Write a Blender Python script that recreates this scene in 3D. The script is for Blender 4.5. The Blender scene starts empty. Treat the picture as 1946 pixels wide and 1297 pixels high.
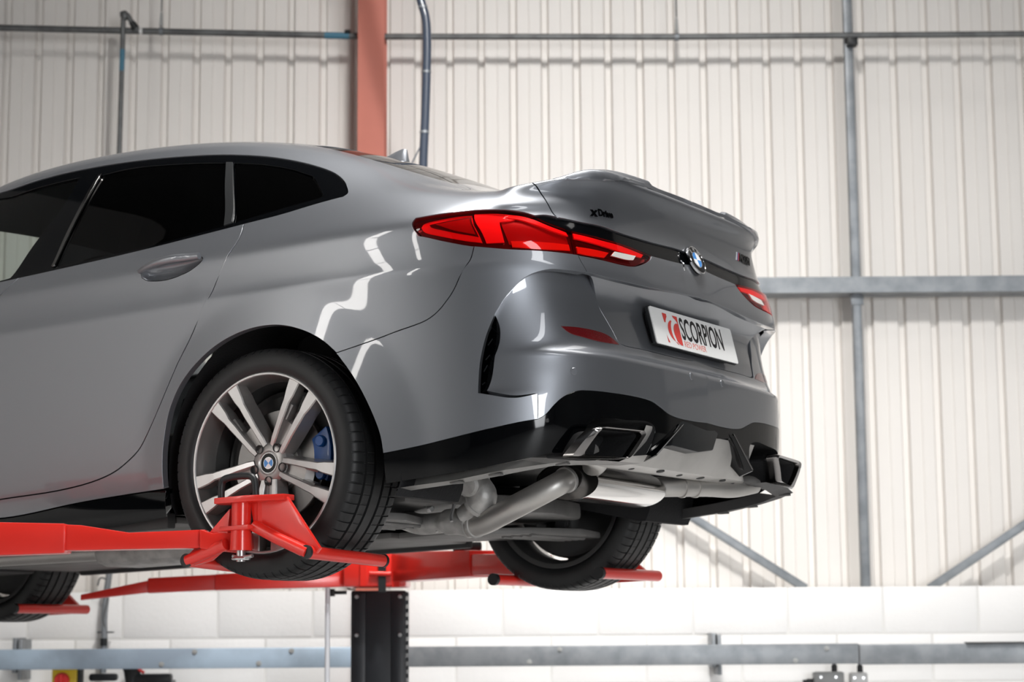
import bpy, bmesh, math, random
import numpy as np
from mathutils import Matrix, Vector
from mathutils.geometry import delaunay_2d_cdt
random.seed(4)
SC = bpy.context.scene
COL = SC.collection

# ------------------------------------------------------------------ camera, world, lights, exposure
cam = bpy.data.cameras.new('camera')
cam.lens = 69.92; cam.sensor_width = 36.0; cam.clip_start = .05; cam.clip_end = 200
cam_o = bpy.data.objects.new('camera', cam); COL.objects.link(cam_o)
cam_o.matrix_world = Matrix([[0.999974, 0.007246, 0.0, 0.0], [0.001031, -0.142289, -0.989825, 0.0],
                             [-0.007172, 0.989799, -0.142292, 1.45], [0, 0, 0, 1]])
cam.dof.use_dof = True; cam.dof.focus_distance = 5.35; cam.dof.aperture_fstop = 4.0
SC.camera = cam_o
SC.view_settings.view_transform = 'Standard'; SC.view_settings.look = 'None'
SC.view_settings.gamma = 1.0; SC.view_settings.exposure = 0.10; SC.view_settings.use_curve_mapping = False
SC.cycles.max_bounces = 8; SC.cycles.diffuse_bounces = 4; SC.cycles.glossy_bounces = 5
SC.cycles.transmission_bounces = 6; SC.cycles.transparent_max_bounces = 12; SC.cycles.sample_clamp_indirect = 6.0
world = bpy.data.worlds.new('world'); SC.world = world; world.use_nodes = True
world.node_tree.nodes['Background'].inputs[0].default_value = (.80, .87, 1.0, 1)
world.node_tree.nodes['Background'].inputs[1].default_value = .35

def area(name, loc, target, sx, sy, power, color=(1, 1, 1), spread=180):
    l = bpy.data.lights.new(name, 'AREA'); l.shape = 'RECTANGLE'; l.size = sx; l.size_y = sy
    l.energy = power; l.color = color; l.spread = math.radians(spread)
    o = bpy.data.objects.new(name, l); COL.objects.link(o); o.location = loc
    o.rotation_euler = (Vector(target) - Vector(loc)).to_track_quat('-Z', 'Y').to_euler()
    return o
area('high_bay', (.45, 4.6, 5.95), (.35, 9.7, 1.6), .5, .5, 56, (1, .983, .96), spread=76)
area('bay_light', (.25, 5.4, 7.1), (-.3, 5.5, 0), .4, 2.6, 150, (1, .98, .95), spread=104)  # added fill over the car, for its roof, shoulders and floor bounce
area('wall_light', (-3.3, 2.6, 5.4), (-5.6, 2.9, 1.7), .3, 3.0, 90, (1, .975, .95), spread=90)  # added lamp that brightens the left wall mirrored in the car side
area('skylight', (5.6, -2.6, 7.3), (5.4, -2.5, 0), 1.3, 7.0, 310, (.97, .98, 1), spread=150)
area('roof_panel', (3.0, 6.7, 7.3), (3.0, 6.6, 0), 2.4, 2.0, 34, (1, .98, .95), spread=95)  # added ceiling fill that gives the bumper shelf its bright sheen
area('doorway_daylight', (4.2, -6.9, 2.1), (1.2, 9, .7), 4.2, 4.0, 260, (.95, .975, 1), spread=95)  # added fill from the front; no doorway is built there


# ------------------------------------------------------------------ material helpers
def mat(name, color, rough=.5, metal=0.0, coat=0.0, coat_rough=.03, noise=None, bump=None, spec=.5, emit=None, alpha=None, trans=0, ior=1.45):
    m = bpy.data.materials.new(name); m.use_nodes = True
    nt = m.node_tree; b = nt.nodes['Principled BSDF']
    b.inputs['Base Color'].default_value = (*color, 1); b.inputs['Roughness'].default_value = rough
    b.inputs['Metallic'].default_value = metal; b.inputs['Coat Weight'].default_value = coat
    b.inputs['Coat Roughness'].default_value = coat_rough; b.inputs['Specular IOR Level'].default_value = spec
    b.inputs['Transmission Weight'].default_value = trans; b.inputs['IOR'].default_value = ior
    if emit: b.inputs['Emission Color'].default_value = (*emit[0], 1); b.inputs['Emission Strength'].default_value = emit[1]
    if noise or bump: tc = nt.nodes.new('ShaderNodeTexCoord')
    if noise:      # (scale, amount, second colour)
        n = nt.nodes.new('ShaderNodeTexNoise'); n.inputs['Scale'].default_value = noise[0]; n.inputs['Detail'].default_value = 6
        nt.links.new(tc.outputs['Object'], n.inputs['Vector'])
        mp = nt.nodes.new('ShaderNodeMapRange'); mp.inputs[1].default_value = .38; mp.inputs[2].default_value = .66
        mp.inputs[3].default_value = 0; mp.inputs[4].default_value = noise[1]
        nt.links.new(n.outputs['Fac'], mp.inputs[0])
        mx = nt.nodes.new('ShaderNodeMixRGB'); mx.inputs[1].default_value = (*color, 1); mx.inputs[2].default_value = (*noise[2], 1)
        nt.links.new(mp.outputs[0], mx.inputs[0]); nt.links.new(mx.outputs[0], b.inputs['Base Color'])
    if bump:       # (scale, strength, distance)
        n = nt.nodes.new('ShaderNodeTexNoise'); n.inputs['Scale'].default_value = bump[0]; n.inputs['Detail'].default_value = 5
        nt.links.new(tc.outputs['Object'], n.inputs['Vector'])
        bp = nt.nodes.new('ShaderNodeBump'); bp.inputs['Strength'].default_value = bump[1]; bp.inputs['Distance'].default_value = bump[2]
        nt.links.new(n.outputs['Fac'], bp.inputs['Height']); nt.links.new(bp.outputs[0], b.inputs['Normal'])
    return m

def glass_mat(name, tint, gloss_rough=.01, ior=1.5):
    m = bpy.data.materials.new(name); m.use_nodes = True; nt = m.node_tree
    for n in list(nt.nodes): nt.nodes.remove(n)
    out = nt.nodes.new('ShaderNodeOutputMaterial'); mix = nt.nodes.new('ShaderNodeMixShader')
    tr = nt.nodes.new('ShaderNodeBsdfTransparent'); tr.inputs[0].default_value = (*tint, 1)
    gl = nt.nodes.new('ShaderNodeBsdfGlossy'); gl.inputs['Roughness'].default_value = gloss_rough
    lw = nt.nodes.new('ShaderNodeLayerWeight'); lw.inputs[0].default_value = .5         # thin pane: Schlick reflection, the same from both sides
    pw = nt.nodes.new('ShaderNodeMath'); pw.operation = 'POWER'; pw.inputs[1].default_value = 5
    fr = nt.nodes.new('ShaderNodeMath'); fr.operation = 'MULTIPLY_ADD'; fr.inputs[1].default_value = .94; fr.inputs[2].default_value = .036
    nt.links.new(lw.outputs['Facing'], pw.inputs[0]); nt.links.new(pw.outputs[0], fr.inputs[0])
    nt.links.new(fr.outputs[0], mix.inputs[0]); nt.links.new(tr.outputs[0], mix.inputs[1]); nt.links.new(gl.outputs[0], mix.inputs[2])
    nt.links.new(mix.outputs[0], out.inputs[0])
    return m

PAINT = mat('grey_metallic_paint', (.225, .236, .258), rough=.40, metal=.74, coat=1.0, coat_rough=.025)
GLOSS_BLACK = mat('gloss_black', (.0012, .0015, .002), rough=.06, spec=.36)
SATIN_BLACK = mat('satin_black_plastic', (.012, .013, .014), rough=.45, bump=(60, .1, .002))
RUBBER = mat('tyre_rubber', (.0095, .0098, .0105), rough=.5, noise=(14, .3, (.018, .018, .018)), bump=(160, .08, .001))
SILVER = mat('machined_alloy', (.60, .59, .585), rough=.33, metal=.8, noise=(40, .25, (.52, .51, .50)))
GUNMETAL = mat('gunmetal_alloy', (.36, .345, .335), rough=.38, metal=.8, coat=.4)
CHROME = mat('chrome', (.80, .80, .81), rough=.08, metal=1.0)
DARK_CHROME = mat('dark_chrome', (.30, .29, .285), rough=.16, metal=1.0)
STEEL = mat('brushed_steel_exhaust', (.50, .485, .465), rough=.42, metal=.8, noise=(9, .5, (.42, .40, .38)))
MIRROR_STEEL = mat('polished_steel', (.80, .78, .76), rough=.09, metal=1.0)
CAST = mat('cast_alloy', (.50, .49, .475), rough=.5, metal=.55, noise=(22, .7, (.27, .26, .25)), bump=(70, .3, .004))
UNDER = mat('underbody_grey', (.19, .185, .18), rough=.55, metal=.25, noise=(6, .8, (.10, .098, .095)), bump=(25, .25, .006))
UNDER_DARK = mat('underbody_black', (.028, .028, .029), rough=.6, noise=(7, .6, (.05, .048, .045)), bump=(30, .2, .004))
TRAY = mat('diffuser_tray_grey', (.50, .485, .465), rough=.38, metal=.55, noise=(8, .6, (.36, .35, .335)))
LINER = mat('wheel_arch_felt', (.010, .010, .011), rough=.9, bump=(120, .5, .004))
PRIVACY = glass_mat('privacy_glass', (.012, .013, .015))
CLEAR_GLASS = glass_mat('clear_tinted_glass', (.76, .81, .78))
RED_LENS = glass_mat('red_lens', (.95, .26, .26))
LAMP_RED = mat('lamp_red', (.34, .006, .008), rough=.25, coat=.6)
LAMP_BRIGHT = mat('lamp_light_guide_red', (1.0, .05, .06), rough=.22, coat=.6)
LAMP_DARK = mat('lamp_dark_red', (.07, .003, .005), rough=.3, coat=.5)
LAMP_AMBER = mat('lamp_orange_red', (.85, .07, .03), rough=.25, coat=.5)
LAMP_WHITE = mat('lamp_reversing_white', (.85, .82, .78), rough=.3, metal=.3)
REFLECTOR = mat('red_reflector', (.13, .004, .006), rough=.22, coat=1.0, bump=(300, .5, .002))
WHITE_PLATE = mat('white_plate', (.82, .82, .81), rough=.35, coat=.3)
PLATE_RED = mat('plate_red_print', (.68, .06, .05), rough=.45)
PLATE_PINK = mat('plate_pale_red_print', (.80, .22, .18), rough=.45)
PLATE_BLACK = mat('plate_black_print', (.012, .012, .014), rough=.45)
BADGE_BLUE = mat('badge_blue', (.02, .22, .62), rough=.2, coat=1.0)
BADGE_WHITE = mat('badge_white', (.82, .84, .86), rough=.2, coat=1.0)
BADGE_RED = mat('badge_red', (.55, .03, .03), rough=.3, coat=.5)
BADGE_NAVY = mat('badge_dark_blue', (.03, .05, .30), rough=.3, coat=.5)
BRAKE_BLUE = mat('blue_caliper', (.003, .06, .24), rough=.4, coat=.2)
DISC = mat('brake_disc', (.26, .255, .25), rough=.38, metal=1.0)
SEAT = mat('cabin_fabric', (.03, .03, .032), rough=.8)
LIFT_RED = mat('lift_red_paint', (.78, .028, .018), rough=.30, coat=.5, coat_rough=.12, noise=(5, .18, (.62, .022, .015)))
LIFT_BLACK = mat('lift_black_column', (.016, .018, .022), rough=.4, noise=(4, .4, (.028, .03, .034)))
BOLT = mat('zinc_bolt', (.62, .62, .62), rough=.3, metal=.9)
GALV = mat('galvanised_steel', (.27, .285, .30), rough=.45, metal=.45, noise=(11, .9, (.18, .195, .21)), bump=(30, .1, .002))
GALV_BLUE = mat('blue_grey_galvanised_rail', (.40, .50, .60), rough=.42, metal=.25, noise=(5, .9, (.27, .33, .40)))
PIPE_GREY = mat('weathered_pipe', (.16, .165, .165), rough=.5, metal=.5, noise=(14, .8, (.09, .09, .092)))
PIPE_BLUE = mat('dark_blue_hose', (.045, .058, .085), rough=.32, coat=.4)
CLAD = mat('cream_liner_sheet', (.79, .758, .722), rough=.48, noise=(1.3, .5, (.745, .71, .672)))
BLOCK = mat('white_painted_block', (.86, .85, .84), rough=.7, noise=(3, .5, (.81, .80, .785)), bump=(45, .35, .004))
MORTAR = mat('white_painted_mortar', (.72, .71, .69), rough=.8)
COLUMN = mat('red_oxide_column', (.52, .155, .108), rough=.5, noise=(7, .4, (.46, .135, .095)))
CONCRETE = mat('painted_floor', (.60, .60, .60), rough=.45, noise=(1.6, .6, (.52, .52, .52)))
ROOF_SHEET = mat('roof_liner', (.075, .075, .078), rough=.6)
YELLOW = mat('yellow_plastic', (.78, .55, .03), rough=.4)
SWITCH_RED = mat('switch_red', (.62, .03, .03), rough=.4)
BOX_GREY = mat('grey_plastic_box', (.33, .335, .33), rough=.5)
BOX_PALE = mat('pale_plastic_box', (.68, .68, .67), rough=.45)
ROD_WHITE = mat('white_rod', (.80, .82, .86), rough=.3, coat=.4)
WALL_SIDE = mat('side_wall_white', (.70, .69, .67), rough=.6, noise=(.8, .5, (.62, .61, .59)))
WALL_DARK = mat('far_wall_grey', (.15, .148, .145), rough=.6, noise=(.8, .6, (.11, .108, .105)))  # colour kept dark to stand in for unlit walls
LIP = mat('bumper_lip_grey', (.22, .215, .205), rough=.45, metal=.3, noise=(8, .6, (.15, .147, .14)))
DAYLIGHT = mat('daylight_pane', (.8, .8, .8), emit=((1.0, .97, .93), 12.0))


# ------------------------------------------------------------------ mesh helpers
def link(name, me, parent=None, label=None, cat=None, group=None, kind=None, m=None):
    o = bpy.data.objects.new(name, me); COL.objects.link(o)
    if parent is not None: o.parent = parent
    if label: o['label'] = label
    if cat: o['category'] = cat
    if group: o['group'] = group
    if kind: o['kind'] = kind
    if m is not None and me is not None and not me.materials:
        me.materials.append(m)
    return o

def empty(name, loc=(0, 0, 0), label=None, cat=None, group=None, parent=None):
    o = bpy.data.objects.new(name, None); COL.objects.link(o); o.location = loc; o.empty_display_size = .2
    if parent is not None: o.parent = parent
    if label: o['label'] = label
    if cat: o['category'] = cat
    if group: o['group'] = group
    return o

class MB:
    """collects simple shapes and links them as one mesh"""
    def __init__(s): s.v = []; s.f = []; s.mi = []; s.cur = 0
    def add(s, vs, fs):
        k = len(s.v); s.v += [tuple(map(float, q)) for q in vs]; s.f += [tuple(i + k for i in f) for f in fs]; s.mi += [s.cur] * len(fs); return s
    def box(s, c, size, rot=None, bev=0.0, taper=(1, 1)):
        """box centred on c; bev chamfers every edge"""
        x, y, z = [a / 2 for a in size]
        if bev <= 0:
            vs = [(-x, -y, -z), (x, -y, -z), (x, y, -z), (-x, y, -z), (-x * taper[0], -y * taper[1], z), (x * taper[0], -y * taper[1], z), (x * taper[0], y * taper[1], z), (-x * taper[0], y * taper[1], z)]
            fs = [(3, 2, 1, 0), (4, 5, 6, 7), (0, 1, 5, 4), (1, 2, 6, 5), (2, 3, 7, 6), (3, 0, 4, 7)]
        else:
            b = min(bev, x * .98, y * .98, z * .98)
            bm = bmesh.new(); bmesh.ops.create_cube(bm, size=1.0)
            for v in bm.verts: v.co = Vector((v.co.x * 2 * x, v.co.y * 2 * y, v.co.z * 2 * z))
            bmesh.ops.bevel(bm, geom=bm.edges[:], offset=b, segments=2, profile=.5, affect='EDGES')
            bm.verts.index_update(); vs = [v.co[:] for v in bm.verts]; fs = [[v.index for v in f.verts] for f in bm.faces]; bm.free()
        R = rot if rot is not None else Matrix.Identity(3)
        return s.add([R @ Vector(q) + Vector(c) for q in vs], fs)
    def tube(s, pts, r, n=16, cap=True, r_list=None, squash=None):
        P = [Vector(p) for p in pts]; k = len(P); rings = []
        up = None
        for i in range(k):
            t = (P[min(i + 1, k - 1)] - P[max(i - 1, 0)]).normalized()
            if up is None:
                up = Vector((0, 0, 1)) if abs(t.z) < .9 else Vector((1, 0, 0))
            a = (up - t * up.dot(t)).normalized(); b = t.cross(a); up = a
            rr = r_list[i] if r_list else r
            rings.append([P[i] + (a * math.cos(2 * math.pi * j / n) + b * math.sin(2 * math.pi * j / n)) * rr for j in range(n)])
        vs = [q for g in rings for q in g]; fs = []
        for i in range(k - 1):
            for j in range(n): fs.append((i * n + j, i * n + (j + 1) % n, (i + 1) * n + (j + 1) % n, (i + 1) * n + j))
        if cap: fs += [tuple(range(n - 1, -1, -1)), tuple(range((k - 1) * n, k * n))]
        return s.add(vs, fs)
    def lathe(s, prof, n=48, M=None, close=False, arc=None):
        """prof: (radius, height) revolved round z, then moved by M"""
        M = M or Matrix.Identity(4); vs = []; fs = []; m = len(prof)
        for i in range(n):
            a = 2 * math.pi * i / n
            for r, h in prof: vs.append(M @ Vector((r * math.cos(a), r * math.sin(a), h)))
        for i in range(n):
            for j in range(m - 1 + (1 if close else 0)):
                a, b = i * m + j, i * m + (j + 1) % m; c, d = ((i + 1) % n) * m + (j + 1) % m, ((i + 1) % n) * m + j
                fs.append((a, d, c, b))
        return s.add(vs, fs)
    def prism(s, poly, d, M=None):
        """polygon (x, y) extruded along z by d, then moved by M"""
        M = M or Matrix.Identity(4); n = len(poly)
        vs = [M @ Vector((x, y, 0)) for x, y in poly] + [M @ Vector((x, y, d)) for x, y in poly]
        fs = [tuple(range(n - 1, -1, -1)), tuple(range(n, 2 * n))] + [(i, (i + 1) % n, n + (i + 1) % n, n + i) for i in range(n)]
        return s.add(vs, fs)
    def plate(s, pts, thick):
        """flat polygon through 3-D points, given a thickness vector"""
        n = len(pts); t = Vector(thick)
        vs = [Vector(p) for p in pts] + [Vector(p) + t for p in pts]
        fs = [tuple(range(n - 1, -1, -1)), tuple(range(n, 2 * n))] + [(i, (i + 1) % n, n + (i + 1) % n, n + i) for i in range(n)]
        return s.add(vs, fs)
    def build(s, name, m, parent=None, smooth=38, bevel=0, **kw):
        me = bpy.data.meshes.new(name); me.from_pydata(s.v, [], s.f)
        ms = m if isinstance(m, (list, tuple)) else [m]
        for q in ms: me.materials.append(q)
        if len(ms) > 1: me.polygons.foreach_set('material_index', s.mi)
        bm = bmesh.new(); bm.from_mesh(me); bmesh.ops.recalc_face_normals(bm, faces=bm.faces[:])
        if bevel: 
            es = [e for e in bm.edges if len(e.link_faces) == 2 and e.calc_face_angle(0) > .5]
            bmesh.ops.bevel(bm, geom=es, offset=bevel, segments=2, profile=.6, affect='EDGES', clamp_overlap=True)
        bm.to_mesh(me); bm.free(); me.update()
        if smooth:
            me.polygons.foreach_set('use_smooth', [True] * len(me.polygons)); me.set_sharp_from_angle(angle=math.radians(smooth))
        return link(name, me, parent, **kw)

def Tm(loc, rot=None):
    M = Matrix.Translation(loc)
    return M @ rot.to_4x4() if rot is not None else M
def aim(d):
    """rotation that takes z to d"""
    return Vector(d).to_track_quat('Z', 'Y').to_matrix()

def text_geo(s, size, depth, sx=1.0, bold=0.0, align='LEFT', spacing=1.0, shear=0.0):
    c = bpy.data.curves.new('lettering', 'FONT'); c.body = s; c.size = size; c.extrude = depth; c.align_x = align
    c.space_character = spacing; c.offset = bold; c.resolution_u = 3; c.shear = shear
    o = bpy.data.objects.new('lettering', c); COL.objects.link(o)
    dg = bpy.context.evaluated_depsgraph_get(); me = bpy.data.meshes.new_from_object(o.evaluated_get(dg))
    vs = [(v.co.x * sx, v.co.y, v.co.z) for v in me.vertices]; fs = [tuple(p.vertices) for p in me.polygons]
    bpy.data.objects.remove(o); bpy.data.curves.remove(c); bpy.data.meshes.remove(me)
    return vs, fs

# ------------------------------------------------------------------ smooth body surfaces
class Surf:
    """uniform cubic B-spline surface over a control net P[row][col]; u runs over cols, v over rows, both 0..n-1"""
    def __init__(s,P):
        P=np.asarray(P,float)
        P=np.concatenate([2*P[:1]-P[1:2],P,2*P[-1:]-P[-2:-1]],0)
        P=np.concatenate([2*P[:,:1]-P[:,1:2],P,2*P[:,-1:]-P[:,-2:-1]],1)
        s.P=P;s.nv=P.shape[0]-3;s.nu=P.shape[1]-3
    @staticmethod
    def _b(t,n):
        i=np.clip(np.floor(t).astype(int),0,n-1);f=t-i
        w=np.stack([(1-f)**3,3*f**3-6*f*f+4,-3*f**3+3*f*f+3*f+1,f**3],-1)/6
        d=np.stack([-(1-f)**2/2,(3*f*f-4*f)/2,(-3*f*f+2*f+1)/2,f*f/2],-1)
        return i,w,d
    def ev(s,u,v):
        u=np.atleast_1d(np.asarray(u,float));v=np.atleast_1d(np.asarray(v,float))
        i,wu,du=s._b(u,s.nu);j,wv,dv=s._b(v,s.nv)
        k=np.arange(4)
        G=s.P[j[:,None,None]+k[None,:,None],i[:,None,None]+k[None,None,:]]
        p=np.einsum('nr,nc,nrcd->nd',wv,wu,G)
        pu=np.einsum('nr,nc,nrcd->nd',wv,du,G)
        pv=np.einsum('nr,nc,nrcd->nd',dv,wu,G)
        n=np.cross(pu,pv);l=np.linalg.norm(n,axis=1);n/=np.maximum(l,1e-12)[:,None]
        return p,n,pu,pv
    def pt(s,u,v): return s.ev(u,v)[0]
def lerp(x,xs,ys): return np.interp(x,xs,ys)
def cub(x,xs,ys):
    """smooth (monotone pchip) interpolation"""
    xs=np.asarray(xs,float);ys=np.asarray(ys,float);x=np.clip(x,xs[0],xs[-1])
    h=np.diff(xs);d=np.diff(ys)/h;m=np.zeros(len(xs))
    m[0],m[-1]=d[0],d[-1]
    for i in range(1,len(xs)-1):
        if d[i-1]*d[i]>0:
            w1=2*h[i]+h[i-1];w2=h[i]+2*h[i-1];m[i]=(w1+w2)/(w1/d[i-1]+w2/d[i])
    i=np.clip(np.searchsorted(xs,x,side='right')-1,0,len(h)-1);t=(x-xs[i])/h[i]
    return (2*t**3-3*t*t+1)*ys[i]+(t**3-2*t*t+t)*h[i]*m[i]+(-2*t**3+3*t*t)*ys[i+1]+(t**3-t*t)*h[i]*m[i+1]


def narrow(y): return float(np.interp(y,[0,.27,.40,.50,.575,.64,.695,.742,.782,.815],[0,.265,.378,.460,.510,.552,.605,.665,.725,.78]))
def master():
    # outline columns: (x, y) at shoulder height, front -> rear centre
    C=[(3.45,.60),(3.32,.74),(3.12,.82),(2.9,.86),(2.67,.885),(2.4,.892),(2.1,.893),(1.8,.894),(1.5,.895),(1.2,.896),(.9,.896),(.6,.896),(.35,.896),(.15,.895),(0,.893),(-.14,.889),(-.27,.883),(-.39,.873),(-.49,.859),(-.575,.840),(-.645,.815),(-.71,.782),(-.765,.742),(-.812,.695),(-.848,.640),(-.873,.575),(-.888,.50),(-.898,.40),(-.904,.27),(-.908,.13),(-.909,0)]
    # rows: side profile y/.896, and z
    Z =[.17,.21,.26,.36,.50,.64,.768,.789,.808,.860,.895,.915,.945]
    Y =[.80,.845,.868,.880,.889,.896,.9035,.9055,.8995,.8935,.8930,.8910,.8760]
    # rear x offset by z (negative = further back)
    ZX=[.17,.36,.50,.64,.745,.79,.83,.87,.91,.95,1.0,1.04,1.065,1.08]
    XO=[.06,-.005,-.012,-.012,-.006,-.008,-.002,.004,.020,.030,.030,.018,.004,.004]
    rows=[]
    for z,y in zip(Z,Y):
        r=[]
        for i,(cx,cy) in enumerate(C):
            # rearness 0..1 : from side to rear
            w=np.clip((-.45-cx)/.42,0,1); w=w*w*(3-2*w)
            yy=cy-(.8965-y)*(1-.0*w) if cx>-.5 else cy-(.8965-y)*max(0,cy/.896)*(1-.35*w)
            xx=cx+w*np.interp(z,ZX,XO)
            zz=z
            if cx<-.64 and z>.88: yy=yy+(narrow(cy)-cy)*min(1,(z-.88)/.13)*.75
            if cx>2.0: zz=z-.04*np.clip((cx-2.0)/1.3,0,1)*np.clip((z-.5)/.4,0,1)
            r.append((xx,yy,zz))
        rows.append(r)
    # upper rows by column x : belt, glass mid, upper glass, cant, roof side, roof mid, centre
    X =[3.45,3.12,2.67,2.1,1.8,1.5,1.2,.9,.6,.35,.15,0,-.14,-.27,-.39,-.49,-.575,-.645,-.71,-.765,-.812,-.848,-.873,-.888,-.898,-.904,-.908,-.909]
    def T(*kv): 
        xs=[k for k,_ in kv][::-1];ys=[v for _,v in kv][::-1]
        return lambda x:float(cub(np.array([x]),xs,ys)[0])
    # centre line height and x position of the top row
    top={3.45:(3.45,.70),3.32:(3.36,.74),3.12:(3.15,.80),2.9:(2.92,.85),2.67:(2.67,.89),2.4:(2.4,.935),2.1:(2.1,.985),1.8:(1.72,1.19),1.5:(1.46,1.345),1.2:(1.2,1.413),.9:(.9,1.432),.6:(.62,1.430),.35:(.37,1.405),.15:(.16,1.366),0:(0,1.323),-.14:(-.13,1.270),-.27:(-.25,1.215),-.39:(-.36,1.160),-.49:(-.46,1.115),-.575:(-.55,1.072),-.645:(-.62,1.058),-.71:(-.68,1.058),-.765:(-.73,1.062),-.812:(-.77,1.068),-.848:(-.80,1.072),-.873:(-.822,1.075),-.888:(-.838,1.078),-.898:(-.85,1.080),-.904:(-.858,1.081),-.908:(-.864,1.081),-.909:(-.868,1.081)}
    belt=T((3.45,.66),(3.12,.76),(2.67,.845),(2.1,.92),(1.5,.955),(.9,.985),(.35,1.003),(.0,1.022),(-.14,1.032),(-.27,1.036),(-.39,1.030),(-.49,1.016),(-.575,1.000),(-.645,.995),(-.71,.998),(-.909,.998))
    bely=T((3.45,.57),(3.12,.79),(2.67,.845),(2.1,.850),(1.5,.849),(.9,.846),(.35,.838),(.0,.818),(-.14,.802),(-.27,.785),(-.39,.770),(-.49,.758),(-.575,.745),(-.645,.728))
    canz=T((3.45,.68),(3.12,.785),(2.67,.88),(2.1,.965),(1.8,1.13),(1.5,1.315),(1.2,1.380),(.9,1.386),(.6,1.365),(.35,1.330),(.15,1.281),(0,1.235),(-.14,1.188),(-.27,1.138),(-.39,1.092),(-.49,1.060),(-.575,1.036),(-.645,1.028),(-.71,1.028))
    cany=T((3.45,.50),(3.12,.66),(2.67,.72),(2.1,.725),(1.8,.69),(1.5,.645),(1.2,.622),(.9,.615),(.6,.615),(.35,.620),(.15,.625),(0,.628),(-.14,.630),(-.27,.632),(-.39,.635),(-.49,.640),(-.575,.645),(-.645,.642))
    U=[[] for _ in range(8)]
    for (cx,cy) in C:
        tx,tz=top[cx]
        if cx>-.66:
            zb,yb,zc,yc=belt(cx),bely(cx),canz(cx),cany(cx)
            B=np.array([cx,yb,zb]);K=np.array([cx+.3*(tx-cx),yc,zc]);
            # bulged glass between belt and cant
            def g(t,bul): 
                q=B+(K-B)*t; n=np.array([0,zc-zb,yb-yc]);n/=max(np.linalg.norm(n),1e-6); q=q+n*bul*4*t*(1-t);return q
            H=np.linalg.norm(K-B);bl=.045*H
            U[0].append(B);U[1].append(g(.35,bl));U[2].append(g(.70,bl));U[3].append(K)
            A=np.array([tx,0,tz])
            for k,(fy,fz) in enumerate(((.90,.40),(.68,.72),(.35,.945),(0,1))):
                xx=cx+(tx-cx)*(.5+.5*(1-fy))
                U[4+k].append(np.array([xx,yc*fy,zc+(tz-zc)*fz]))
        else:
            f=np.clip((-.66-cx)/.15,0,1)
            xo=lambda z:np.interp(z,ZX,XO)
            w=np.clip((-.45-cx)/.42,0,1); w=w*w*(3-2*w)
            dn=np.array([1.0,0]) if cy<.3 else np.array([np.clip((.80-cy)/.3+.35,0.35,1),-(1-np.clip((.80-cy)/.3,0,1))])
            dn=dn/np.linalg.norm(dn)
            zm=np.interp(cy,[0,.42,.52,.6,.64,.7,.82],[1.070,1.073,1.076,1.077,1.071,1.052,1.015])
            xo=.030*w
            lev=[(.985-.5*(1.086-zm),xo+.012*(1-f)),(1.02-.7*(1.086-zm),xo*.93+.02*(1-f)),(zm-.032,xo*.45+.035*(1-f)),(zm-.012,.0+.06*(1-f)),(zm-.001,.018+.07*(1-f))]
            A=np.array([tx,0,tz])
            L=[]
            for z,i_ in lev:
                y0=cy+(narrow(cy)-cy)*min(1,max(0,(z-.93)/.08)); x_=cx+dn[0]*i_; y_=max(y0+dn[1]*i_*.6,0) if cy>0 else 0
                L.append(np.array([x_,y_,z]))
            for k in range(5):U[k].append(L[k])
            S=L[4]
            for k,t in enumerate((.35,.7,1.0)):
                q=S+(A-S)*t;q[2]=S[2]+(tz-S[2])*(1-(1-t)**2);U[5+k].append(q)
    P=rows+[[tuple(q) for q in r] for r in U]
    return np.array(P,float)

# rear faces sunk into the master surface: bumper bowl with its shelf, and the number plate recess of the boot
BUMPER_Z=[.33,.40,.445,.46,.50,.535,.552,.5565,.5595,.575,.600,.66,.72,.765,.80]
BUMPER_D=[ # depth behind the master surface, columns from the slit to the centre line
 [0]*12,[0]*12,[.004,.002]+[0]*10,[.030,.022,.012,.004]+[0]*8,[.030,.024,.016,.008,.002]+[0]*7,[.030,.025,.019,.012,.006,.002]+[0]*6,
 [.030,.026,.021,.014,.006,.001,.0]+[.0]*5,[.030,.026,.021,.014,.006,.001,0]+[.0]*5,[.030,.026,.022,.015,.008,.004,.003]+[.003]*5,[.030,.027,.024,.022,.021,.021,.022]+[.023]*5,[.030,.029,.028,.028,.029,.031,.033]+[.034]*5,
 [.030,.031,.033,.035,.038,.045,.048]+[.05]*5,[.030,.031,.033,.036,.041,.052,.058]+[.06]*5,[.028,.029,.030,.033,.040,.050,.056]+[.06]*5,[.02,.021,.022,.025,.034,.044,.05]+[.05]*5]
BOOT_Z=[.56,.59,.62,.67,.705,.735,.758,.776,.790]
BOOT_D=[[.020]*3+[.020,.020,.021,.022,.024]+[.024]*4,[.030,.029,.028,.028,.029,.031,.033]+[.034]*5,[.030,.030,.030,.030,.032,.036,.041]+[.042]*5,[.030,.031,.032,.034,.038,.047,.053]+[.055]*5,[.030,.031,.033,.036,.041,.053,.062]+[.066]*5,
 [.03,.031,.032,.035,.040,.050,.058]+[.062]*5,[.03,.031,.032,.034,.036,.038,.040]+[.042]*5,[.025,.026,.028,.029,.028,.024,.020]+[.019]*5,[.004]*12]
def rear_grid(M,zs,depth):
    """grid over the rear corner: the master outline at height z, pushed in by depth"""
    cols=[19,20,21,22,23,24,25,26,27,28,29,30]
    v=np.linspace(0,13,1301)
    out=[]
    L=[M.ev(np.full(1301,float(c)),v) for c in cols]
    for z,ds in zip(zs,depth):
        row=[]
        for (p,n,pu,pv),d in zip(L,ds):
            i=int(np.argmin(np.abs(p[:,2]-z)))
            m=n[i]*np.array([1,1,0]);m/=np.linalg.norm(m)
            if m[0]>0: m=-m
            q=p[i]-m*d;row.append((q[0],max(q[1],0) if abs(p[i][1])>1e-6 else 0,z))
        out.append(row)
    return np.array(out)

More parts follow.
